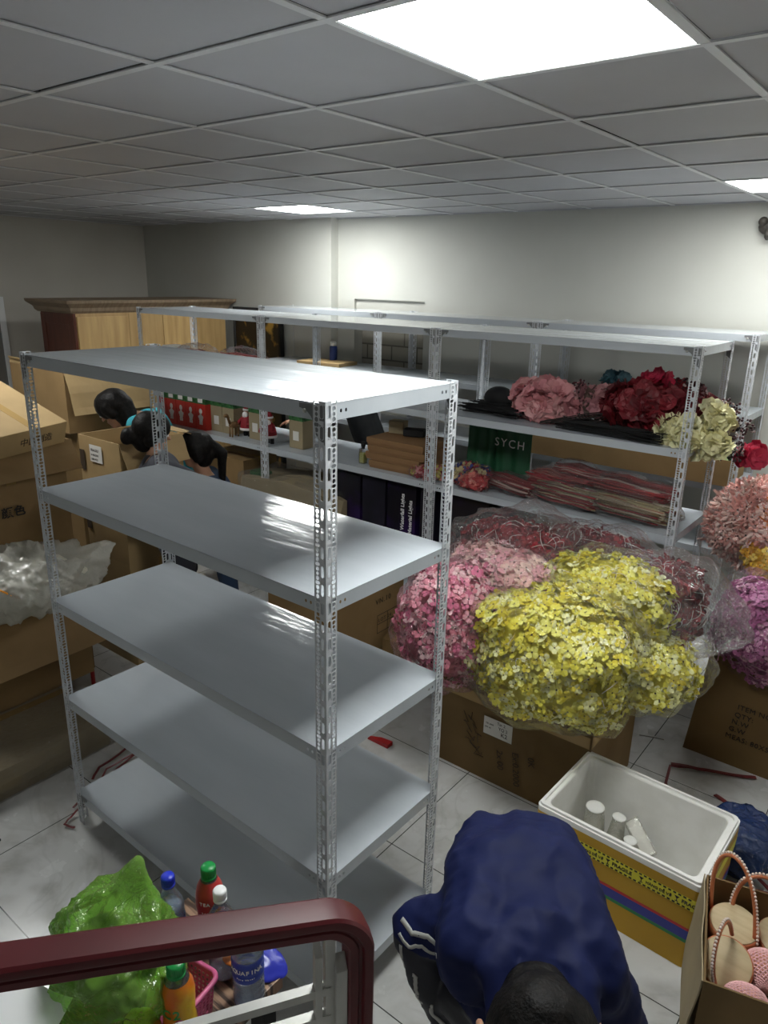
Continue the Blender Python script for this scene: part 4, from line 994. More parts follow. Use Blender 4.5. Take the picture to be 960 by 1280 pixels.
for k in range(5):
    x = -W2 + .05 + k * .125
    mb.add([(x - .009, yy(.29) - .0006, .297), (x + .009, yy(.29) - .0006, .297), (x, yy(.28) - .0006, .284)], [(0, 2, 1)]); mb.box((x - .0015, yy(.28) - .0006, .275), (x + .0015, yy(.28), .284)); mb.box((x - .006, yy(.27) - .0006, .274), (x + .006, yy(.27), .2765))
mb.build('tape_marks', ['ink'], wt)
for k in range(5):
    x = -W2 + .062 + k * .125
    text_obj('lettering', ('FRAGILE', 'HÀNG DỄ VỠ')[k % 2], (.020, .015)[k % 2], 'ink', wt, frame((x + .004, yy(.28) - .0006, .280), (1, 0, 0), (0, 0, 1)), bold=True)
# moulded pieces in the foam box
def cup(label, loc, rot, r0, r1, h, lid=True):
    t = thing('wrapped_cup', label, 'cup', loc, 0, 'film-wrapped cups in the foam box'); t.rotation_euler = rot
    mb = MB(); mb.lathe([(r0, 0), (r0 * 1.02, .004), (r1, h * .82), (r1 * .9, h * .86), (r1 * .92, h)], 20); mb.build('cup_body', ['glass_clear'], t)
    mb = MB(); mb.lathe([(r1 * .9, h), (r1 * .94, h + .003), (r1 * .85, h + .006), (r1 * .5, h + .004)], 20); mb.build('cup_base', ['foam'], t)
cup('largest wrapped cup, leftmost in the foam box', (FX - .185, FY + .075, .038), (.05, 0, 0), .052, .040, .215)
cup('second wrapped cup, middle of the foam box', (FX - .10, FY + .075, .038), (-.03, .05, 0), .046, .029, .205)
cup('lowest wrapped cup near the front edge of the foam box', (FX - .02, FY + .03, .038), (0, 0, 0), .044, .028, .165)
t = thing('clear_box', 'clear plastic box leaning over the cups in foam box', 'box', (FX - .005, FY + .11, .17), 0); t.rotation_euler = (.5, .55, -.5)
mb = MB(); mb.box((-.075, -.03, -.02), (.075, .03, .02)); mb.build('box_shell', ['glass_clear'], t, bevel=.003); mb = MB(); mb.box((-.07, -.025, -.016), (.07, .025, .012)); mb.build('box_content', ['foam'], t, bevel=.004)
for k, (x, y, z, r_) in enumerate(((.095, .06, .075, .045), (.045, .07, .075, .045), (-.06, .03, .075, .036))):
    t = thing('crumpled_wrapper', ('crumpled clear wrapper rightmost in the foam box', 'crumpled clear wrapper beneath the leaning clear box', 'crumpled clear wrapper between the wrapped cups')[k], 'wrapper', (FX + x, FY + y, z), 0, 'crumpled wrappers in the foam box')
    shell('wrapper_film', t, (0, 0, 0), (r_, r_ * .9, r_), 'glass_clear', k + 5, .012, 4, 18)
mb = MB(); mb.box((-.035, -.02, 0), (.035, .02, .02)); tag(mb.build('dark_card', ['pen'], loc=(FX - .235, FY - .02, .037), rot=(0, 0, .2)), 'small dark strip inside the foam box at left', 'card')

# ------------------------------------------------------------------ handbags in lower right carton
def drum(label, loc, rot, hl=.11, hh=.17, net=False):
    t = thing('drum_handbag', label, 'handbag', loc, 0, 'pearl-handled drum handbags'); t.rotation_euler = rot
    mb = MB(); mb.lathe([(.072, 0), (.074, .003), (.074, .058), (.072, .061)], 40); mb.build('side_band', ['tan'], t)
    mb = MB(); mb.lathe([(.070, .0605), (.070, .0645), (.068, .066)], 40); mb.build('wooden_lid', ['drum'], t)
    pts = [Vector((-.07 * cos(pi * u) * 1.0, .072 * 0, .03)) + Vector((0, (hh) * sin(pi * u) ** .75, 0)) for u in [i / 30 for i in range(31)]]
    mb = MB(); mb.tube(pts, .0065, 8); h = mb.build('handle', ['tan'], t)
    mb = MB()
    acc = 0; last = pts[0]; seq = []
    for i in range(len(pts) - 1):
        for s in range(8):
            p = pts[i].lerp(pts[i + 1], s / 8)
            if (p - last).length > .0095: seq.append(p); last = p
    for p in seq: mb.ball(p + Vector((0, 0, .008)), .0048, 6)
    pr = mb.build('pearl_trim', ['pearl'], h); pr['label'] = 'row of small pearls'
    return t
drum('drum handbag lying flat at the back with its pearl handle arching highest', (0, 0, 0), (0, 0, 0))
def drumbag(label, centre, normal, e1, e2, apex, mesh_r=.074):
    """disc handbag: round lid facing normal, handle arching e1 - apex - e2 (world points)"""
    c = Vector(centre); nrm = Vector(normal).normalized(); t = thing('drum_handbag', label, 'handbag', c, 0, 'pearl-handled drum handbags')
    q = nrm.to_track_quat('Z', 'Y').to_matrix().to_4x4() @ Matrix.Translation((0, 0, -.060))
    mb = MB(); mb.lathe([(.069, 0), (mesh_r, .004), (mesh_r, .057), (.0705, .0605)], 40, mat=q); mb.build('side_band', ['tan'], t)
    mb = MB(); mb.lathe([(.0700, .0600), (.0700, .0635), (.068, .0650)], 40, mat=q); mb.build('wooden_lid', ['drum'], t)
    e1 = Vector(e1) - c; e2 = Vector(e2) - c; ap = Vector(apex) - c; m = (e1 + e2) / 2; up = ap - m; pts = []
    for i in range(33):
        u = i / 32; an = pi * u; pts.append(m + (e1 - m) * cos(an) * (1 + .12 * sin(an)) + up * sin(an) ** .8)
    mb = MB(); mb.tube(pts, .0065, 8); h = mb.build('handle', ['tan'], t)
    mb = MB(); side = (e1 - e2).cross(up).normalized(); seq = []; last = pts[0]
    for i in range(32):
        for s in range(10):
            p = pts[i].lerp(pts[i + 1], s / 10)
            if (p - last).length > .0092:
                rad = (p - m).normalized(); mb.ball(p + rad * .0085, .0047, 6); last = p
    pr = mb.build('pearl_trim', ['pearl'], h); pr['label'] = 'row of small pearls along the handle'
    return t
bpy.data.batch_remove([o for o in C.objects if o.name.startswith('drum_handbag')] + [c for o in C.objects if o.name.startswith('drum_handbag') for c in o.children_recursive])
drumbag('drum handbag lying flat at the back with the highest pearl handle', (-.215, 2.095, .40), (.03, -.15, 1), (-.290, 2.125, .38), (-.150, 2.075, .38), (-.255, 2.14, .60))
drumbag('drum handbag with its pale round lid facing up front, handle seen edge-on', (-.198, 1.925, .405), (.02, -.62, .78), (-.205, 1.995, .45), (-.205, 1.865, .37), (-.225, 1.88, .53))
drumbag('drum handbag partly cut off at the right edge of picture', (-.085, 2.15, .385), (.0, -.2, 1), (-.235, 2.15, .38), (-.09, 2.19, .38), (-.17, 2.20, .53))
def net_ball(label, loc, r, sc=(1, 1, 1)):
    t = thing('netted_item', label, 'wrapped item', loc, .3, 'items in pink foam netting')
    mb = MB(); mb.ball((0, 0, 0), tuple(r * .93 * s for s in sc), 16); mb.build('inside_item', petal_mats((.80, .42, .25))[:1], t)
    bm = bmesh.new(); bmesh.ops.create_uvsphere(bm, u_segments=20, v_segments=16, radius=r)
    bmesh.ops.rotate(bm, verts=bm.verts, matrix=Matrix.Rotation(pi / 2, 3, 'X'))
    for v in bm.verts: v.co = Vector((v.co.x * sc[0], v.co.y * sc[1], v.co.z * sc[2]))
    bmesh.ops.poke(bm, faces=bm.faces); bmesh.ops.dissolve_edges(bm, edges=[e for e in bm.edges if len(e.verts[0].link_edges) > 5 and len(e.verts[1].link_edges) > 5], use_verts=False)
    me = bpy.data.meshes.new('net'); bm.to_mesh(me); bm.free(); o = link('foam_net', me, t, ['foamnet'])
    wm = o.modifiers.new('w', 'WIREFRAME'); wm.thickness = .0045; bake(o)
    return t
net_ball('item in pink foam netting right of the drum with pale lid', (-.105, 2.00, .375), .062, (1, 1, .9))
net_ball('item in pink foam netting at the front rim of the carton', (-.125, 1.865, .375), .055, (1.1, .8, .8))

# blue bag and straps
t = thing('blue_plastic_bag', 'dark blue plastic bag on floor behind the foam box corner', 'plastic bag', (-.34, 2.90, .105)); shell('bag_film', t, (0, 0, 0), (.15, .19, .10), 'film_blue', 3, .022, 5, 7); shell('bag_content', t, (0, 0, -.004), (.12, .15, .08), 'dark', 8, .01, 3, 4)
def strap(label, pts, group, w_=.009, name='red_strap'):
    pts = [Vector(p) for p in pts]; out = []
    for i in range(len(pts) - 1):
        for s in range(4): out.append(pts[i].lerp(pts[i + 1], s / 4) + Vector((0, 0, .004 * sin(i * 2.1 + s))))
    out.append(pts[-1])
    mb = MB(); mb.tube(out, w_, 4, sq=.35, sm=False); return tag(mb.build(name, ['strap']), label, 'strap', group)
GS = 'red straps on the floor at right'
strap('red strap bent in a sharp corner beside the foam box top corner', [(-.62, 3.40, .012), (-.755, 3.32, .012), (-.73, 3.18, .012), (-.66, 3.05, .012), (-.62, 2.92, .012)], GS)
strap('red strap running under the printed carton toward the sharp bend', [(-.755, 3.33, .020), (-.60, 3.39, .020), (-.40, 3.50, .014)], GS, .012)
strap('long double red strap crossing the floor right of the blue bag', [(-.52, 3.24, .012), (-.42, 3.18, .02), (-.33, 3.16, .03), (-.24, 3.14, .03), (-.10, 3.08, .02), (.05, 3.1, .012)], GS, .013)
strap('red strap lying across the other straps near the right edge', [(-.33, 2.98, .014), (-.26, 3.05, .045), (-.22, 3.12, .055), (-.20, 3.22, .05), (-.14, 3.35, .02)], GS, .011)
strap('curved red strap hooking round at the right edge', [(-.38, 2.96, .014), (-.31, 2.94, .02), (-.29, 3.02, .05), (-.25, 3.08, .065), (-.18, 3.10, .05), (-.1, 3.00, .02)], GS)
strap('red strap nearest the pearl-handled bags', [(-.36, 2.80, .012), (-.27, 2.84, .014), (-.20, 2.90, .03), (-.24, 3.02, .075), (-.19, 3.08, .08)], GS)
strap('dark thin strap lying behind the pearl handles', [(-.36, 2.72, .012), (-.25, 2.74, .012), (-.12, 2.80, .012), (0, 2.86, .012)], GS, .006)
strap('short red strap under the purple flowers carton corner', [(-.29, 2.86, .014), (-.22, 2.80, .014), (-.12, 2.74, .014), (-.02, 2.70, .014)], GS, .010)
GL = 'red straps beside the front rack foot'
strap('thin red strap looping round the left foot of the front rack', [(-2.70, 1.62, .14), (-2.72, 1.45, .12), (-2.70, 1.36, .05), (-2.68, 1.24, .012), (-2.66, 1.20, .012), (-2.61, 1.22, .012)], GL, .006)
strap('second thin red strap running behind the left foot of front rack', [(-2.86, 1.75, .02), (-2.80, 1.55, .03), (-2.77, 1.42, .02), (-2.73, 1.28, .012)], GL, .007)
strap('frayed red strap end pointing away from the front rack foot', [(-2.98, 1.80, .012), (-2.90, 1.62, .02), (-2.88, 1.50, .03), (-2.84, 1.44, .012)], GL, .008)
mb = MB(); mb.prism([(-.07, -.01), (.06, -.022), (.065, .02), (.0, .018)], 0, .022); tag(mb.build('red_offcut', ['red'], loc=(-1.99, 2.55, .001), rot=(0, 0, .1)), 'dark red pointed offcut on the floor behind the front rack', 'offcut')
mb = MB(); mb.prism([(-.05, 0), (.0, .012), (.012, .055), (.03, .05), (.02, .0), (.07, -.03), (.01, -.012)], 0, .006); tag(mb.build('plastic_scrap', ['bar'], loc=(-.93, 3.52, .001), rot=(0, 0, .6)), 'small grey scrap on the floor between the two big cartons', 'scrap')
mb = MB(); mb.ball((0, 0, .008), (.012, .008, .008), 8); mb.ball((.01, .008, .006), (.008, .006, .006), 8); tag(mb.build('dark_scrap', ['dark'], loc=(-2.80, .975, 0)), 'small dark crumb on the floor near the left edge', 'scrap')
t = thing('crumpled_plastic_bag', 'big crumpled clear plastic bag lying on the torn carton at left', 'plastic bag', (-3.52, 1.57, .80))
shell('bag_film', t, (0, 0, 0), (.25, .34, .13), 'film_milky', 5, .060, 6, 7, tail=((.3, 1, .5), .10, 14)); shell('bag_content', t, (0, 0, -.01), (.20, .29, .10), petal_mats((.62, .60, .50))[0], 6, .03, 4, 5)
mb = MB(); mb.tube([(.20, -.25, .10), (.24, -.20, .06), (.255, -.15, .02)], .008, 5, sq=.4); mb.tube([(.24, .13, -.05), (.25, .20, -.06)], .012, 5, sq=.5); o = mb.build('orange_tag', petal_mats((.85, .32, .02))[:1], t)

# ------------------------------------------------------------------ table, basket, bottles
t = thing('small_table', 'small table with striped wood top behind the handrail', 'table', (-1.095, .55, 0))
mb = MB(); mb.box((-.17, -.30, .765), (.17, .30, .80)); mb.build('tabletop', ['woodtop'], t, bevel=.002)
for x in (-.14, .14):
    for y in (-.265, .265): mb = MB(); mb.box((x - .02, y - .02, 0), (x + .02, y + .02, .765)); mb.build('leg', ['dark'], t)
mb = MB(); mb.box((-.13, -.26, .69), (.13, -.245, .765)); mb.box((-.13, .245, .69), (.13, .26, .765)); mb.build('apron', ['dark'], t)
t = thing('plastic_basket', 'pink perforated plastic basket on the small table', 'basket', (-1.085, .575, .801), .16)
mb = MB(); a, b2, hh = .135, .115, .095
def bwall(O, U, L, N):
    rows = []; nn = int(L / .011); s = L / nn
    for r in range(7):
        z0 = .012 + r * .0105; rows.append((z0, z0 + .0105, [(s * i, s * (i + 1), (.006, .0062)) for i in range(nn)]))
    rows += [(0, .012, [(0, L, None)]), (.0855, hh, [(0, L, None)])]; perf(mb, O, U, N, rows)
sl = .12
bwall((-a + .012, -b2 + .012, 0), (1, 0, 0), 2 * a - .024, Vector((0, -sl, 1))); bwall((-a + .012, b2 - .012, 0), (1, 0, 0), 2 * a - .024, Vector((0, sl, 1)))
bwall((-a + .012, -b2 + .012, 0), (0, 1, 0), 2 * b2 - .024, Vector((-sl, 0, 1))); bwall((a - .012, -b2 + .012, 0), (0, 1, 0), 2 * b2 - .024, Vector((sl, 0, 1)))
mb.box((-a + .012, -b2 + .012, 0), (a - .012, b2 - .012, .002)); mb.build('basket_body', ['pinkplastic'], t)
mb = MB(); rr = rrect(a + .002, b2 + .002, .02); mb.tube([(x, y, hh) for x, y in rr], .0055, 8, closed=True); mb.build('rim', ['pinkplastic'], t)
GB = 'drink bottles behind the handrail'
def bottle(label, loc, prof, cap, capmat, sleeve=None, liquid=None, liq_h=.1, body='pet', caph=.021, capr=.0145, text=None):
    t = thing('drink_bottle', label, 'bottle', loc, 0, GB); mb = MB(); mb.lathe(prof, 28); mb.build('bottle_body', [body], t)
    if liquid:
        pr = [(r * .95, max(z, .004)) for r, z in prof if z < liq_h]; pr.append((pr[-1][0], liq_h)); mb = MB(); mb.lathe(pr, 24); mb.build('liquid', [liquid], t)
    z = cap; mb = MB(); mb.lathe([(capr, z), (capr, z + caph - .003), (capr - .002, z + caph), (.001, z + caph)], 24, cap=True)
    for k in range(28): an = 2 * pi * k / 28; mb.box((capr - .0005, -.0006, z + .002), (capr + .0006, .0006, z + caph - .004), mat=Matrix.Rotation(an, 4, 'Z'))
    mb.lathe([(capr + .0005, z - .006), (capr + .0005, z - .002)], 24); mb.build('cap', [capmat], t)
    if sleeve:
        sm, z0, z1 = sleeve; pr = [(r + .0008, z) for r, z in prof if z0 <= z <= z1]; mb = MB(); mb.lathe(pr, 28, cap=False); sv = mb.build('label_sleeve', [sm], t)
        if text:
            for (body_, zt, sz, ang, tm) in text:
                R_ = max(r for r, z in prof if z0 <= z <= z1) + .0012
                tot = len(body_) * sz * .62
                for i, ch in enumerate(body_):
                    an = radians(ang) + ((i - (len(body_) - 1) / 2) * sz * .68) / R_
                    p = (R_ * cos(an), R_ * sin(an), zt); text_obj('lettering', ch, sz, tm, sv, frame(p, (-sin(an), cos(an), 0), (0, 0, 1)), extrude=.0002, bold=True, align='CENTER')
    return t
def ribbed(r, h, sh, neck, n0=.0):
    pr = [(r * .80, 0), (r * .97, .006)]; z = .012
    while z < sh - .001:
        pr.append((r * (1.0 if int(z / .008) % 2 else .965), z)); z += .004
    for k in range(9): u = k / 8; pr.append((r * (1 - u) ** 1 * 0 + r + (neck - r) * (u * u * (3 - 2 * u)), sh + (h - sh) * u))
    pr.append((neck, h + .012)); return pr
bottle('water bottle with deep blue cap at the left of the bottles', (-1.15, .725, .801), ribbed(.031, .205, .150, .0125), .214, 'cap_blue', ('bluelabel', .070, .125), 'pet_fill', .15, text=[('MINERAL', .10, .010, -60, 'inkwhite'), ('water', .085, .008, -60, 'inkwhite')])
bottle('red tea bottle with green cap behind the white-capped bottle', (-1.105, .800, .801), [(.026, 0), (.031, .006), (.031, .05), (.029, .08), (.029, .11), (.032, .135), (.031, .160), (.027, .180), (.018, .198), (.0135, .206), (.0135, .216)], .209, 'cap_green', ('redtea', .006, .205), caph=.024, capr=.0165, text=[('TEA', .15, .012, -60, 'inkwhite'), ('365', .125, .009, -60, 'inkwhite')])
bottle('water bottle with white cap in the middle of the bottles', (-1.035, .775, .801), ribbed(.033, .200, .145, .0125), .210, 'cap_white', ('bluelabel', .115, .140), 'pet_fill', .02)
bottle('water bottle with wide blue wrap-around label, nearest the rack post', (-.940, .765, .801), ribbed(.034, .200, .150, .0125), .210, 'cap_blue', ('bluelabel', .080, .138), 'pet_fill', .075, text=[('AQUAFINA', .108, .0145, -50, 'inkwhite'), ('Pure Water', .093, .006, -50, 'inkwhite')])
bottle('orange-yellow juice bottle with green cap standing in the pink basket', (-.975, .615, .806), [(.027, 0), (.033, .006), (.033, .06), (.031, .085), (.032, .11), (.033, .135), (.031, .152), (.024, .168), (.016, .178), (.0145, .184), (.0145, .192)], .186, 'cap_green', ('yellowtea', .006, .170), caph=.024, capr=.018, text=[('C2', .10, .03, -60, 'cap_green')])
t = thing('snack_packet', 'shiny blue snack packet with orange print behind the bottles', 'packet', (-.985, .83, .805), .6)
t.rotation_euler = (.10, .35, .5)
shell('packet_film', t, (0, 0, .015), (.070, .040, .009), 'bluepack', 4, .008, 4, 9); mb = MB(); mb.ball((-.06, -.035, .035), (.022, .016, .006), 10); mb.build('printed_spot', ['orangepack'], t)
t = thing('green_plastic_bag', 'translucent green plastic bag with knotted top sitting in pink basket', 'plastic bag', (-1.135, .575, .955))
shell('bag_film', t, (0, 0, 0), (.125, .105, .130), 'film_green', 2, .030, 6, 9, tail=((.12, .35, 1), .09, 26)); shell('bag_content', t, (0, -.005, -.03), (.095, .08, .09), petal_mats((.035, .07, .035))[0], 4, .02, 4, 8)
t = thing('yellow_wrapper', 'small yellow-green wrapper in basket beside the juice bottle', 'wrapper', (-1.02, .55, .86)); shell('wrapper_film', t, (0, 0, 0), (.035, .03, .035), petal_mats((.55, .48, .05))[0], 6, .012, 4, 14)
mb = MB(); vs = []; nx = 8
for i in range(nx + 1):
    for j in range(nx + 1): vs.append((.16 * (i / nx - .5), .12 * (j / nx - .5), .012 * sin(i * .7) + .008 * (j / nx) ** 2))
for k in list(vs): vs.append((k[0], k[1], k[2] + .0006))
N_ = (nx + 1) ** 2; fs = []
for i in range(nx):
    for j in range(nx): a_ = i * (nx + 1) + j; fs += [(a_, a_ + 1, a_ + nx + 2, a_ + nx + 1), (N_ + a_, N_ + a_ + nx + 1, N_ + a_ + nx + 2, N_ + a_ + 1)]
mb.add(vs, fs, 0, True)
tag(mb.build('paper_sheet', ['paper'], loc=(-1.16, .385, .95), rot=(.15, .2, .5)), 'white paper sheet resting on the basket rim at lower left', 'paper')
mb = MB(); mb.box((-.06, -.05, 0), (.06, .05, .001)); tag(mb.build('paper_scrap', ['paper'], loc=(-1.21, .44, .8015), rot=(.0, .0, .2)), 'white paper scrap on the table left of the green bag', 'paper')

# ------------------------------------------------------------------ handrail
t = thing('stair_railing', 'maroon handrail with grey metal bars in the near foreground', 'railing', (-.49, .57, 0))
A = Vector((-.705, .227, 1.56)); B = Vector((-.510, .544, 1.500)); dr = (B - A).normalized(); hd = Vector((dr.x, dr.y, 0)).normalized(); side = Vector((hd.y, -hd.x, 0))
path = [A - dr * 1.2, A - dr * .3, A, A.lerp(B, .5), B - dr * .005]
c0 = B + dr * .02; R0 = .050
for k in range(1, 10):
    an = (pi / 2 - .15) * k / 9; path.append(B + dr * (R0 * sin(an)) + Vector((0, 0, -1)) * R0 * (1 - cos(an)))
last = path[-1]; path += [last + Vector((0, 0, -.03)), last + Vector((0, 0, -.3)), Vector((last.x, last.y, 0.0))]
prof = [(-.0215, .0125), (-.017, .0155), (0, .0165), (.017, .0155), (.0215, .0125), (.0225, .004), (.0215, .001), (.0165, -.001), (.0165, -.005), (.0185, -.007), (.0180, -.017), (.0155, -.020), (-.0155, -.020), (-.0180, -.017), (-.0185, -.007), (-.0165, -.005), (-.0165, -.001), (-.0215, .001), (-.0225, .004)]
mb = MB(); vs = []; fs = []; n_ = len(prof)
for i, p in enumerate(path):
    tg = (path[min(i + 1, len(path) - 1)] - path[max(i - 1, 0)]).normalized(); uu = side.cross(tg); uu.normalize()
    for (x, y) in prof: vs.append(p - Vector((-.49, .57, 0)) + side * x + uu * y)
for i in range(len(path) - 1):
    for k in range(n_): fs.append((i * n_ + k, (i + 1) * n_ + k, (i + 1) * n_ + (k + 1) % n_, i * n_ + (k + 1) % n_))
fs += [tuple(range(n_)), tuple((len(path) - 1) * n_ + k for k in range(n_))[::-1]]
mb.add(vs, fs, 0, True); mb.build('handrail', ['rail'], t).data.set_sharp_from_angle(angle=radians(28))
O_ = Vector((.49, -.57, 0))
def bar(name, p, w1, w2, z0, z1, cut=0):
    """upright bar, w1 along the rail, w2 across"""
    mb = MB(); c = Vector((p[0], p[1], 0)) + O_; v = []
    for z in (0, 1):
        for a_, b_ in ((-1, -1), (1, -1), (1, 1), (-1, 1)):
            q = c + hd * a_ * w1 / 2 + side * b_ * w2 / 2; q.z = z0 if z == 0 else z1 + cut * b_ * -1 * .5 ; v.append(q)
    mb.add(v, [(0, 3, 2, 1), (4, 5, 6, 7), (0, 1, 5, 4), (1, 2, 6, 5), (2, 3, 7, 6), (3, 0, 4, 7)]); return mb.build(name, ['bar'], t, bevel=.001)
bar('post', (-.507, .550), .014, .012, 0, 1.485)
bar('upright_bar', (-.515, .536), .010, .014, 0, 1.452, .016); bar('upright_bar', (-.494, .558), .016, .016, 0, 1.425, .018)
for z, ln in ((1.378, .9), (1.328, .9), (.75, .9)):
    mb = MB(); a_ = Vector((-.507, .550, z)) + O_ - side * .0; b_ = a_ - hd * ln + Vector((0, 0, .02)); mb.tube([a_ + hd * .0, b_], .0095, 4, sm=False); mb.build('horizontal_bar', ['bar'], t)
for z in (1.368, 1.322):
    mb = MB(); c_ = Vector((-.488, .578, z)) + O_; mb.tube([c_ - hd * .022, c_ + hd * .012], .008, 6); mb.build('bracket_stub', ['bar'], t)

# ------------------------------------------------------------------ people
def blob(name, parts, mats, parent=None, vox=.010, smooth=6, matfn=None, disp=0, seed=0, dfreq=5):
    """one continuous surface grown round a skeleton of tapered limbs: parts = (p0, r0, p1, r1)"""
    mb = MB()
    for p0, r0, p1, r1 in parts:
        p0 = Vector(p0); p1 = Vector(p1); d = p1 - p0; L = d.length; n = max(2, int(L / (min(r0, r1) * .35)) + 1)
        for i in range(n + 1):
            u = i / n; mb.ball(p0 + d * u, r0 + (r1 - r0) * u, 12)
    me = mb.mesh(name); o = bpy.data.objects.new(name, me); C.objects.link(o)
    rm = o.modifiers.new('r', 'REMESH'); rm.mode = 'VOXEL'; rm.voxel_size = vox
    sm = o.modifiers.new('s', 'SMOOTH'); sm.factor = .5; sm.iterations = smooth
    bake(o); me = o.data; me.materials.clear()
    for m in mats: me.materials.append(M[m])
    if disp:
        me.update(); nn = [v.normal.copy() for v in me.vertices]
        for v, n_v in zip(me.vertices, nn):
            q = v.co * dfreq; v.co += n_v * disp * (noise.noise(q + Vector((seed, 0, 0))) + .6 * noise.ridged_multi_fractal(v.co * (dfreq + 1) + Vector((0, seed, 0)), 1, 2, 2, 1, 2) - .5)
    for p in me.polygons:
        p.use_smooth = True
        if matfn: p.material_index = matfn(p.center)
    if parent is not None: o.parent = parent
    return o
def hand(parent_parts, wrist, dirv, palm_n, sc=1.0, curl=.5):
    """palm, four unequal bent fingers and a side thumb, as limbs"""
    w_ = Vector(wrist); d = Vector(dirv).normalized(); n = Vector(palm_n); n = (n - d * n.dot(d)).normalized(); s = d.cross(n)
    P_ = parent_parts
    for k in (-1.5, -.5, .5, 1.5): P_.append((w_ + s * k * .012 * sc, .015 * sc, w_ + d * .075 * sc + s * k * .018 * sc, .0125 * sc))
    for k, L in zip((-1.5, -.5, .5, 1.5), (.060, .075, .080, .070)):
        p = w_ + d * .085 * sc + s * k * .021 * sc; a = 0; q = p
        for j, f in enumerate((.45, .32, .23)):
            a += curl * (.35 + .35 * j); q2 = q + (d * cos(a) + n * sin(a)) * L * f * sc; P_.append((q, (.0090 - .0012 * j) * sc, q2, (.0080 - .0012 * j) * sc)); q = q2
    p = w_ + d * .02 * sc + s * .028 * sc; q = p + (d * .6 + s * .7 + n * .25).normalized() * .036 * sc; P_.append((p, .012 * sc, q, .010 * sc)); P_.append((q, .0098 * sc, q + (d * .85 + s * .25 + n * .35).normalized() * .03 * sc, .0078 * sc))
def head_parts(c, fwd, up, sc=1.0, ear=.086):
    c = Vector(c); f = Vector(fwd).normalized(); u = Vector(up); u = (u - f * u.dot(f)).normalized(); s = f.cross(u)
    P_ = [(c + u * .02 * sc - f * .015 * sc, .082 * sc, c + u * .02 * sc + f * .012 * sc, .078 * sc), (c - u * .055 * sc + f * .022 * sc, .050 * sc, c - u * .075 * sc + f * .035 * sc, .036 * sc)]
    P_.append((c + f * .086 * sc + u * .0 * sc, .009 * sc, c + f * .099 * sc - u * .028 * sc, .0125 * sc))       # nose
    P_.append((c + f * .070 * sc - u * .055 * sc - s * .016 * sc, .010 * sc, c + f * .070 * sc - u * .055 * sc + s * .016 * sc, .010 * sc))   # mouth
    for k in (-1, 1):
        e = c + s * k * ear * sc - u * .005 * sc - f * .008 * sc
        for j in range(6):
            a = -.6 + j * .75; P_.append((e + (u * .022 * sin(a) - f * .010 * cos(a)) * sc, .0075 * sc, e + (u * .022 * sin(a + .75) - f * .010 * cos(a + .75)) * sc, .0075 * sc))
        P_.append((c + f * .074 * sc + s * k * .03 * sc + u * .018 * sc, .010 * sc, c + f * .072 * sc + s * k * .04 * sc + u * .018 * sc, .009 * sc))
    return P_, f, u, s
def eyes(parent, c, f, u, s, sc=1.0):
    mb = MB()
    for k in (-1, 1):
        mb.ball(c + f * .080 * sc + s * k * .032 * sc - u * .002 * sc, .0095 * sc, 10, mi=0); mb.ball(c + f * .087 * sc + s * k * .032 * sc - u * .002 * sc, .0045 * sc, 8, mi=1)
        mb.tube([c + f * .086 * sc + s * k * .018 * sc + u * .018 * sc, c + f * .087 * sc + s * k * .034 * sc + u * .022 * sc, c + f * .078 * sc + s * k * .05 * sc + u * .017 * sc], .003 * sc, 5, mi=1)
    return mb.build('eyes', ['fur', 'ink'], parent)

# main person, bending towards the camera
t = thing('person', 'person in dark navy jacket bending forward with head down toward the camera', 'person', (0, 0, 0))
hip = Vector((-.670, 1.445, .86)); nk = Vector((-.40, 1.04, .93)); hc = Vector((-.374, .992, .935))
lt = Vector((.852, .523, 0))
SL = Vector((-.620, 1.145, .91)); EL = Vector((-.735, 1.125, .845)); WL = Vector((-.590, 1.105, .53)); SR = Vector((-.345, 1.215, .90)); ER = Vector((-.285, 1.265, .70)); WR = Vector((-.34, 1.10, .45))
sp = Vector((-.475, 1.145, .93))
body = []
for k in (-1, 1):
    hj = hip + lt * .085 * k; kn = Vector((hj.x + .03 + .03 * k, hj.y - .05, .46)); an = Vector((hj.x - .02 + .04 * k, hj.y + .02, .085))
    body += [(hj - Vector((0, 0, .04)), .075, kn, .055), (kn, .056, an, .040), (an + Vector((0, 0, -.03)), .038, an + Vector((.06, -.14, -.045)), .030)]
    body += [(hip + lt * .05 * k + Vector((.02, -.03, -.02)), .08, (hip + sp) / 2 + lt * .06 * k, .09), ((hip + sp) / 2 + lt * .06 * k, .09, sp + lt * .08 * k, .08)]
body += [(sp, .07, nk, .052), (nk, .055, hc + Vector((-.02, .03, 0)), .055), (sp - lt * .1, .06, SL, .055), (sp + lt * .08, .06, SR, .055), (SL, .050, EL, .040), (EL, .040, WL, .026), (SR, .050, ER, .040), (ER, .040, WR, .026)]
hf = Vector((.45, -.55, -.80)); hu = Vector((.45, -.62, .35))
hp, f_, u_, s_ = head_parts(hc, hf, hu, 1.14, .098); body += hp
hand(body, WL + Vector((.0, 0, -.02)), (.25, -.1, -1), (.3, -.9, 0), 1.0); hand(body, WR + Vector((0, 0, -.02)), (-.25, -.1, -1), (-.2, -.9, 0), 1.0)
blob('body', body, ['skin'], t, .007, 3)
eyes(t, hc, f_, u_, s_, .98)
jk = []
mid = (hip + sp) / 2 + Vector((0, 0, .035))
for k in (-1, 1):
    jk += [(hip + lt * .062 * k + Vector((.0, .0, .0)), .106, mid + lt * .075 * k, .115), (mid + lt * .075 * k, .115, sp + lt * .105 * k, .105)]
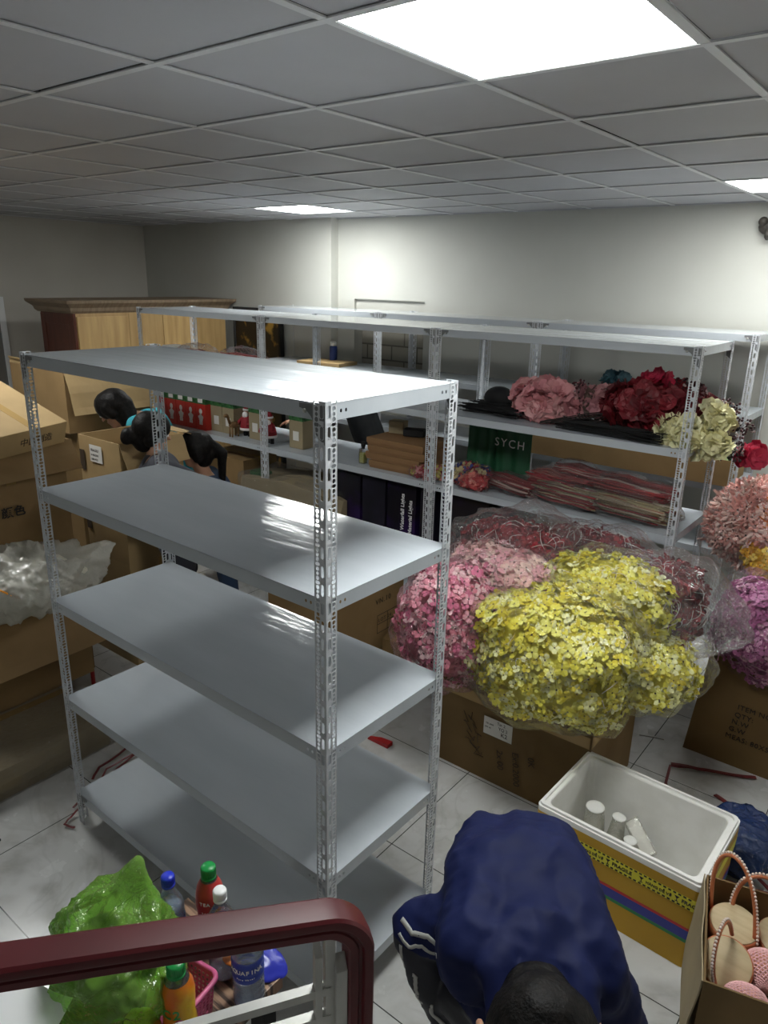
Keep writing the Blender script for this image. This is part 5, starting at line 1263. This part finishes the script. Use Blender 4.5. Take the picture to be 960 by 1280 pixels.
jk += [(sp + Vector((0, 0, -.12)), .12, SL + Vector((.05, 0, -.14)), .09), (sp + Vector((0, 0, -.14)), .12, SR + Vector((-.03, 0, -.16)), .09), (SL + Vector((.03, -.02, -.16)), .08, WL + Vector((.08, .02, .06)), .06), (hip + Vector((0, 0, .0)), .11, mid, .125), (mid, .125, sp, .115), (sp - lt * .11, .085, SL, .075), (sp + lt * .08, .09, SR, .070), (sp, .095, nk + Vector((-.01, .015, .0)), .075)]
for k in (-1, 1):
    jk += [(sp + lt * .035 * k + Vector((0, 0, .075)), .040, nk + lt * .085 * k + Vector((-.02, .03, .045)), .040), (nk + lt * .085 * k + Vector((-.02, .03, .045)), .038, nk + lt * .07 * k + Vector((.03, -.04, .0)), .034)]
def jmat(c):
    # lower sleeves and everything low on the jacket take the darker colour
    if c.z < .79: return 1
    if (c - EL).length < .11 and c.z < EL.z - .005: return 1
    if (c - ER).length < .085 and c.z < ER.z + .02: return 1
    return 0
jk += [(SL, .078, EL, .066), (EL, .066, WL + (EL - WL) * .12, .050), (SR, .068, ER, .058), (ER, .058, WR + (ER - WR) * .12, .042)]
J = blob('jacket', jk, ['navy', 'navy_dark'], t, .009, 5, jmat, disp=.019, seed=2, dfreq=8)
tr = []
for k in (-1, 1):
    hj = hip + lt * .085 * k; kn = Vector((hj.x + .03 + .03 * k, hj.y - .05, .46)); an = Vector((hj.x - .02 + .04 * k, hj.y + .02, .12))
    tr += [(hj - Vector((0, 0, .02)) - lt * .015 * k, .092, kn, .072), (kn, .073, an, .058)]
blob('trousers', tr, ['trouser'], t, .012, 4)
sh = []
for k in (-1, 1):
    an = Vector((hip.x + lt.x * .085 * k - .02 + .04 * k, hip.y + lt.y * .085 * k + .02, .05)); sh += [(an, .046, an + Vector((.06, -.14, -.012)), .037)]
blob('shoes', sh, ['black'], t, .008, 2)
# hair: short, covers crown and back of the head
hr = [(hc + u_ * .038 - f_ * .022, .094, hc + u_ * .044 + f_ * .010, .091), (hc - f_ * .045 - u_ * .02, .080, hc - f_ * .045 - u_ * .045, .068)]
hr += [(hc + u_ * .030 - f_ * .012 - s_ * .018, .090, hc + u_ * .030 - f_ * .012 + s_ * .018, .090), (hc - f_ * .02 - s_ * .016 + u_ * .05, .080, hc - f_ * .02 + s_ * .016 + u_ * .05, .080)]
blob('hair', hr, ['hair'], t, .006, 3, disp=.003, seed=4, dfreq=20)
def on_surface(J, p, d):
    """first hit on mesh J from p along d"""
    from mathutils.bvhtree import BVHTree
    if 'bvh' not in J_cache: J_cache['bvh'] = BVHTree.FromPolygons([v.co for v in J.data.vertices], [tuple(q.vertices) for q in J.data.polygons])
    h = J_cache['bvh'].find_nearest(p); return h[0], h[1]
J_cache = {}
def trim_line(pts, w_, name='reflective_stripe'):
    out = []
    P_ = []
    for i in range(len(pts) - 1):
        for s in range(5): P_.append(Vector(pts[i]).lerp(Vector(pts[i + 1]), s / 5))
    P_.append(Vector(pts[-1])); mb = MB(); vs = []; fs = []
    hits = [on_surface(J, p, None) for p in P_]
    for i, (h, n) in enumerate(hits):
        tg = (hits[min(i + 1, len(hits) - 1)][0] - hits[max(i - 1, 0)][0]).normalized(); b_ = tg.cross(n).normalized()
        for k in (-1, 0, 1):
            q = h + b_ * k * w_ / 2; q2, n2 = on_surface(J, q, None); vs.append(q2 + n2 * .0018)
    for i in range(len(hits) - 1):
        for k in range(2): a_ = i * 3 + k; fs.append((a_, a_ + 1, a_ + 4, a_ + 3))
    mb.add(vs, fs, 0, True); o = mb.build(name, ['reflect'], t); so = o.modifiers.new('s', 'SOLIDIFY'); so.thickness = .0012; bake(o)
cam_p = Vector((0, 0, 2.297))
def zig(P0, P1, n, amp, off=(0, 0, 0)):
    P0 = Vector(P0) + Vector(off); P1 = Vector(P1) + Vector(off); d = (P1 - P0).normalized(); e = d.cross((cam_p - P0).normalized()).normalized()
    return [P0.lerp(P1, i / n) + e * amp * (1 if i % 2 else -1) for i in range(n + 1)]
tc_ = lambda p, r: Vector(p) + (cam_p - Vector(p)).normalized() * r
trim_line(zig(tc_(EL + Vector((-.055, -.01, -.02)), .06), tc_(SL + Vector((-.01, -.045, -.06)), .07), 4, .007), .011)
trim_line(zig(tc_(EL + Vector((-.045, -.02, -.045)), .06), tc_(SL + Vector((-.01, -.05, -.085)), .07), 5, .009), .008)
trim_line(zig(tc_(EL + Vector((-.03, -.03, -.05)), .05), tc_(WL + Vector((-.01, 0, .02)), .05), 9, .006), .010)
trim_line(zig(tc_(ER + Vector((-.05, -.05, .00)), .05), tc_(ER + Vector((.03, -.045, -.03)), .05), 5, .008), .011)
trim_line(zig(tc_(ER + Vector((-.05, -.06, -.03)), .05), tc_(ER + Vector((.03, -.06, -.06)), .05), 5, .008), .010)

def simple_person(label, feet, hipz, neck, head, fwd, arms, shirt, group=None, hairstyle='bun', hs=1.0, trouser='trouser', hip=None, headup=(0, 0, 1)):
    t = thing('person', label, 'person', (0, 0, 0), 0, group); ft = Vector(feet); hp_ = Vector(hip) if hip else Vector((ft.x, ft.y, hipz)); nk = Vector(neck); hc = Vector(head)
    f = Vector(fwd).normalized(); lat = Vector((f.y, -f.x, 0)).normalized()
    B_ = []; S_ = []; T_ = []; SH = []
    for k in (-1, 1):
        hj = hp_ + lat * .08 * k; kn = (hj + Vector((ft.x, ft.y, 0)) + lat * .09 * k) / 2 + f * .03; kn.z = hp_.z * .52; an = ft + lat * .09 * k; an = Vector((an.x, an.y, .08))
        B_ += [(hj, .08, kn, .054), (kn, .052, an, .038), (an, .036, an + f * .13 + Vector((0, 0, -.045)), .028)]; T_ += [(hj, .10, kn, .07), (kn, .068, an + Vector((0, 0, .04)), .055)]
        SH += [(an + Vector((0, 0, -.035)), .044, an + f * .14 + Vector((0, 0, -.045)), .034)]
        up_ = (nk - hp_).normalized(); shd = nk - up_ * .07 + lat * .155 * k
        B_ += [(hp_ + lat * .05 * k, .09, nk - up_ * .1 + lat * .06 * k, .085), (nk - up_ * .07, .06, shd, .048)]
        S_ += [(hp_ + lat * .06 * k, .105, nk - up_ * .13 + lat * .07 * k, .105), (nk - up_ * .09, .075, shd, .063)]
        el, wr = arms[0 if k < 0 else 1]; el = Vector(el); wr = Vector(wr)
        B_ += [(shd, .044, el, .036), (el, .036, wr, .024)]; S_ += [(shd, .060, shd.lerp(el, .75), .052)]
        hand(B_, wr, (wr - el), (0, 0, -1), .92)
    S_ += [(hp_, .11, nk - (nk - hp_).normalized() * .12, .11)]
    B_ += [(nk - Vector((0, 0, .03)), .05, hc - Vector((0, 0, .04)), .048)]
    hp2, ff, uu, ss = head_parts(hc, fwd if hairstyle != 'down' else (f.x, f.y, -.6), headup, .95 * hs); B_ += hp2
    blob('body', B_, ['skin'], t, .011, 3); eyes(t, hc, ff, uu, ss, .95 * hs)
    blob('shirt', S_, [shirt], t, .014, 5, disp=.006, seed=3); blob('trousers', T_, [trouser], t, .014, 4); blob('shoes', SH, ['black'], t, .010, 2)
    H_ = [(hc + uu * .032 - ff * .022, .093 * hs, hc + uu * .038 + ff * .012, .086 * hs), (hc - ff * .05 - uu * .02, .070 * hs, hc - ff * .045 - uu * .05, .06 * hs)]
    for k in (-1, 1): H_.append((hc + ss * k * .06 + uu * .02, .05, hc + ss * k * .072 - uu * .03 - ff * .015, .035))
    if hairstyle == 'bun': H_.append((hc - ff * .125 - uu * .015, .042, hc - ff * .13 - uu * .03, .04))
    if hairstyle == 'long': H_ += [(hc - ff * .06, .08, hc - ff * .06 - uu * .14, .06)]
    if hairstyle == 'tail': H_ += [(hc - ff * .10 + uu * .03, .035, hc - ff * .16 - uu * .02, .035), (hc - ff * .16 - uu * .02, .035, hc - ff * .15 - uu * .22, .018)]
    blob('hair', H_, ['hair'], t, .009, 2, disp=.006, seed=6)
    return t
simple_person('woman with dark hair bun and charcoal shirt standing behind the foreground rack', (-3.33, 2.34, 0), .86, (-3.42, 2.31, 1.375), (-3.42, 2.30, 1.46), (.55, .85, -.1), (((-3.30, 2.05, 1.12), (-3.25, 2.3, 1.02)), ((-3.25, 2.62, 1.08), (-3.10, 2.75, 1.02))), 'charcoal')
simple_person('person with black hair and teal shirt bending over at far left', (-4.36, 3.14, 0), .84, (-4.15, 2.72, 1.42), (-4.27, 2.60, 1.45), (-.8, -.5, -.5), (((-4.38, 2.85, 1.1), (-4.45, 2.7, .95)), ((-4.20, 2.80, 1.14), (-4.3, 2.66, 1.0))), 'teal', hairstyle='long', hip=(-4.36, 3.12, .95), hs=1.12)
simple_person('person with dark ponytail and blue top half hidden behind the woman with the bun', (-3.64, 2.98, 0), .78, (-3.62, 2.80, 1.10), (-3.62, 2.73, 1.26), (-.62, -.78, 0), (((-3.42, 2.76, .95), (-3.44, 2.70, .85)), ((-3.80, 2.90, .95), (-3.86, 2.82, .85))), 'denim', hairstyle='tail', trouser='denim')
simple_person('person in black shirt bending behind the middle racks, seen through the gap', (-3.80, 4.62, 0), .86, (-3.90, 4.56, 1.37), (-4.08, 4.50, 1.43), (-1, -.25, -.3), (((-4.12, 4.45, 1.22), (-4.40, 4.35, 1.13)), ((-4.02, 4.55, 1.2), (-4.2, 4.5, 1.15))), 'blackcloth', hairstyle='bun', hip=(-3.75, 4.6, 1.0))
bpy.context.view_layer.update()
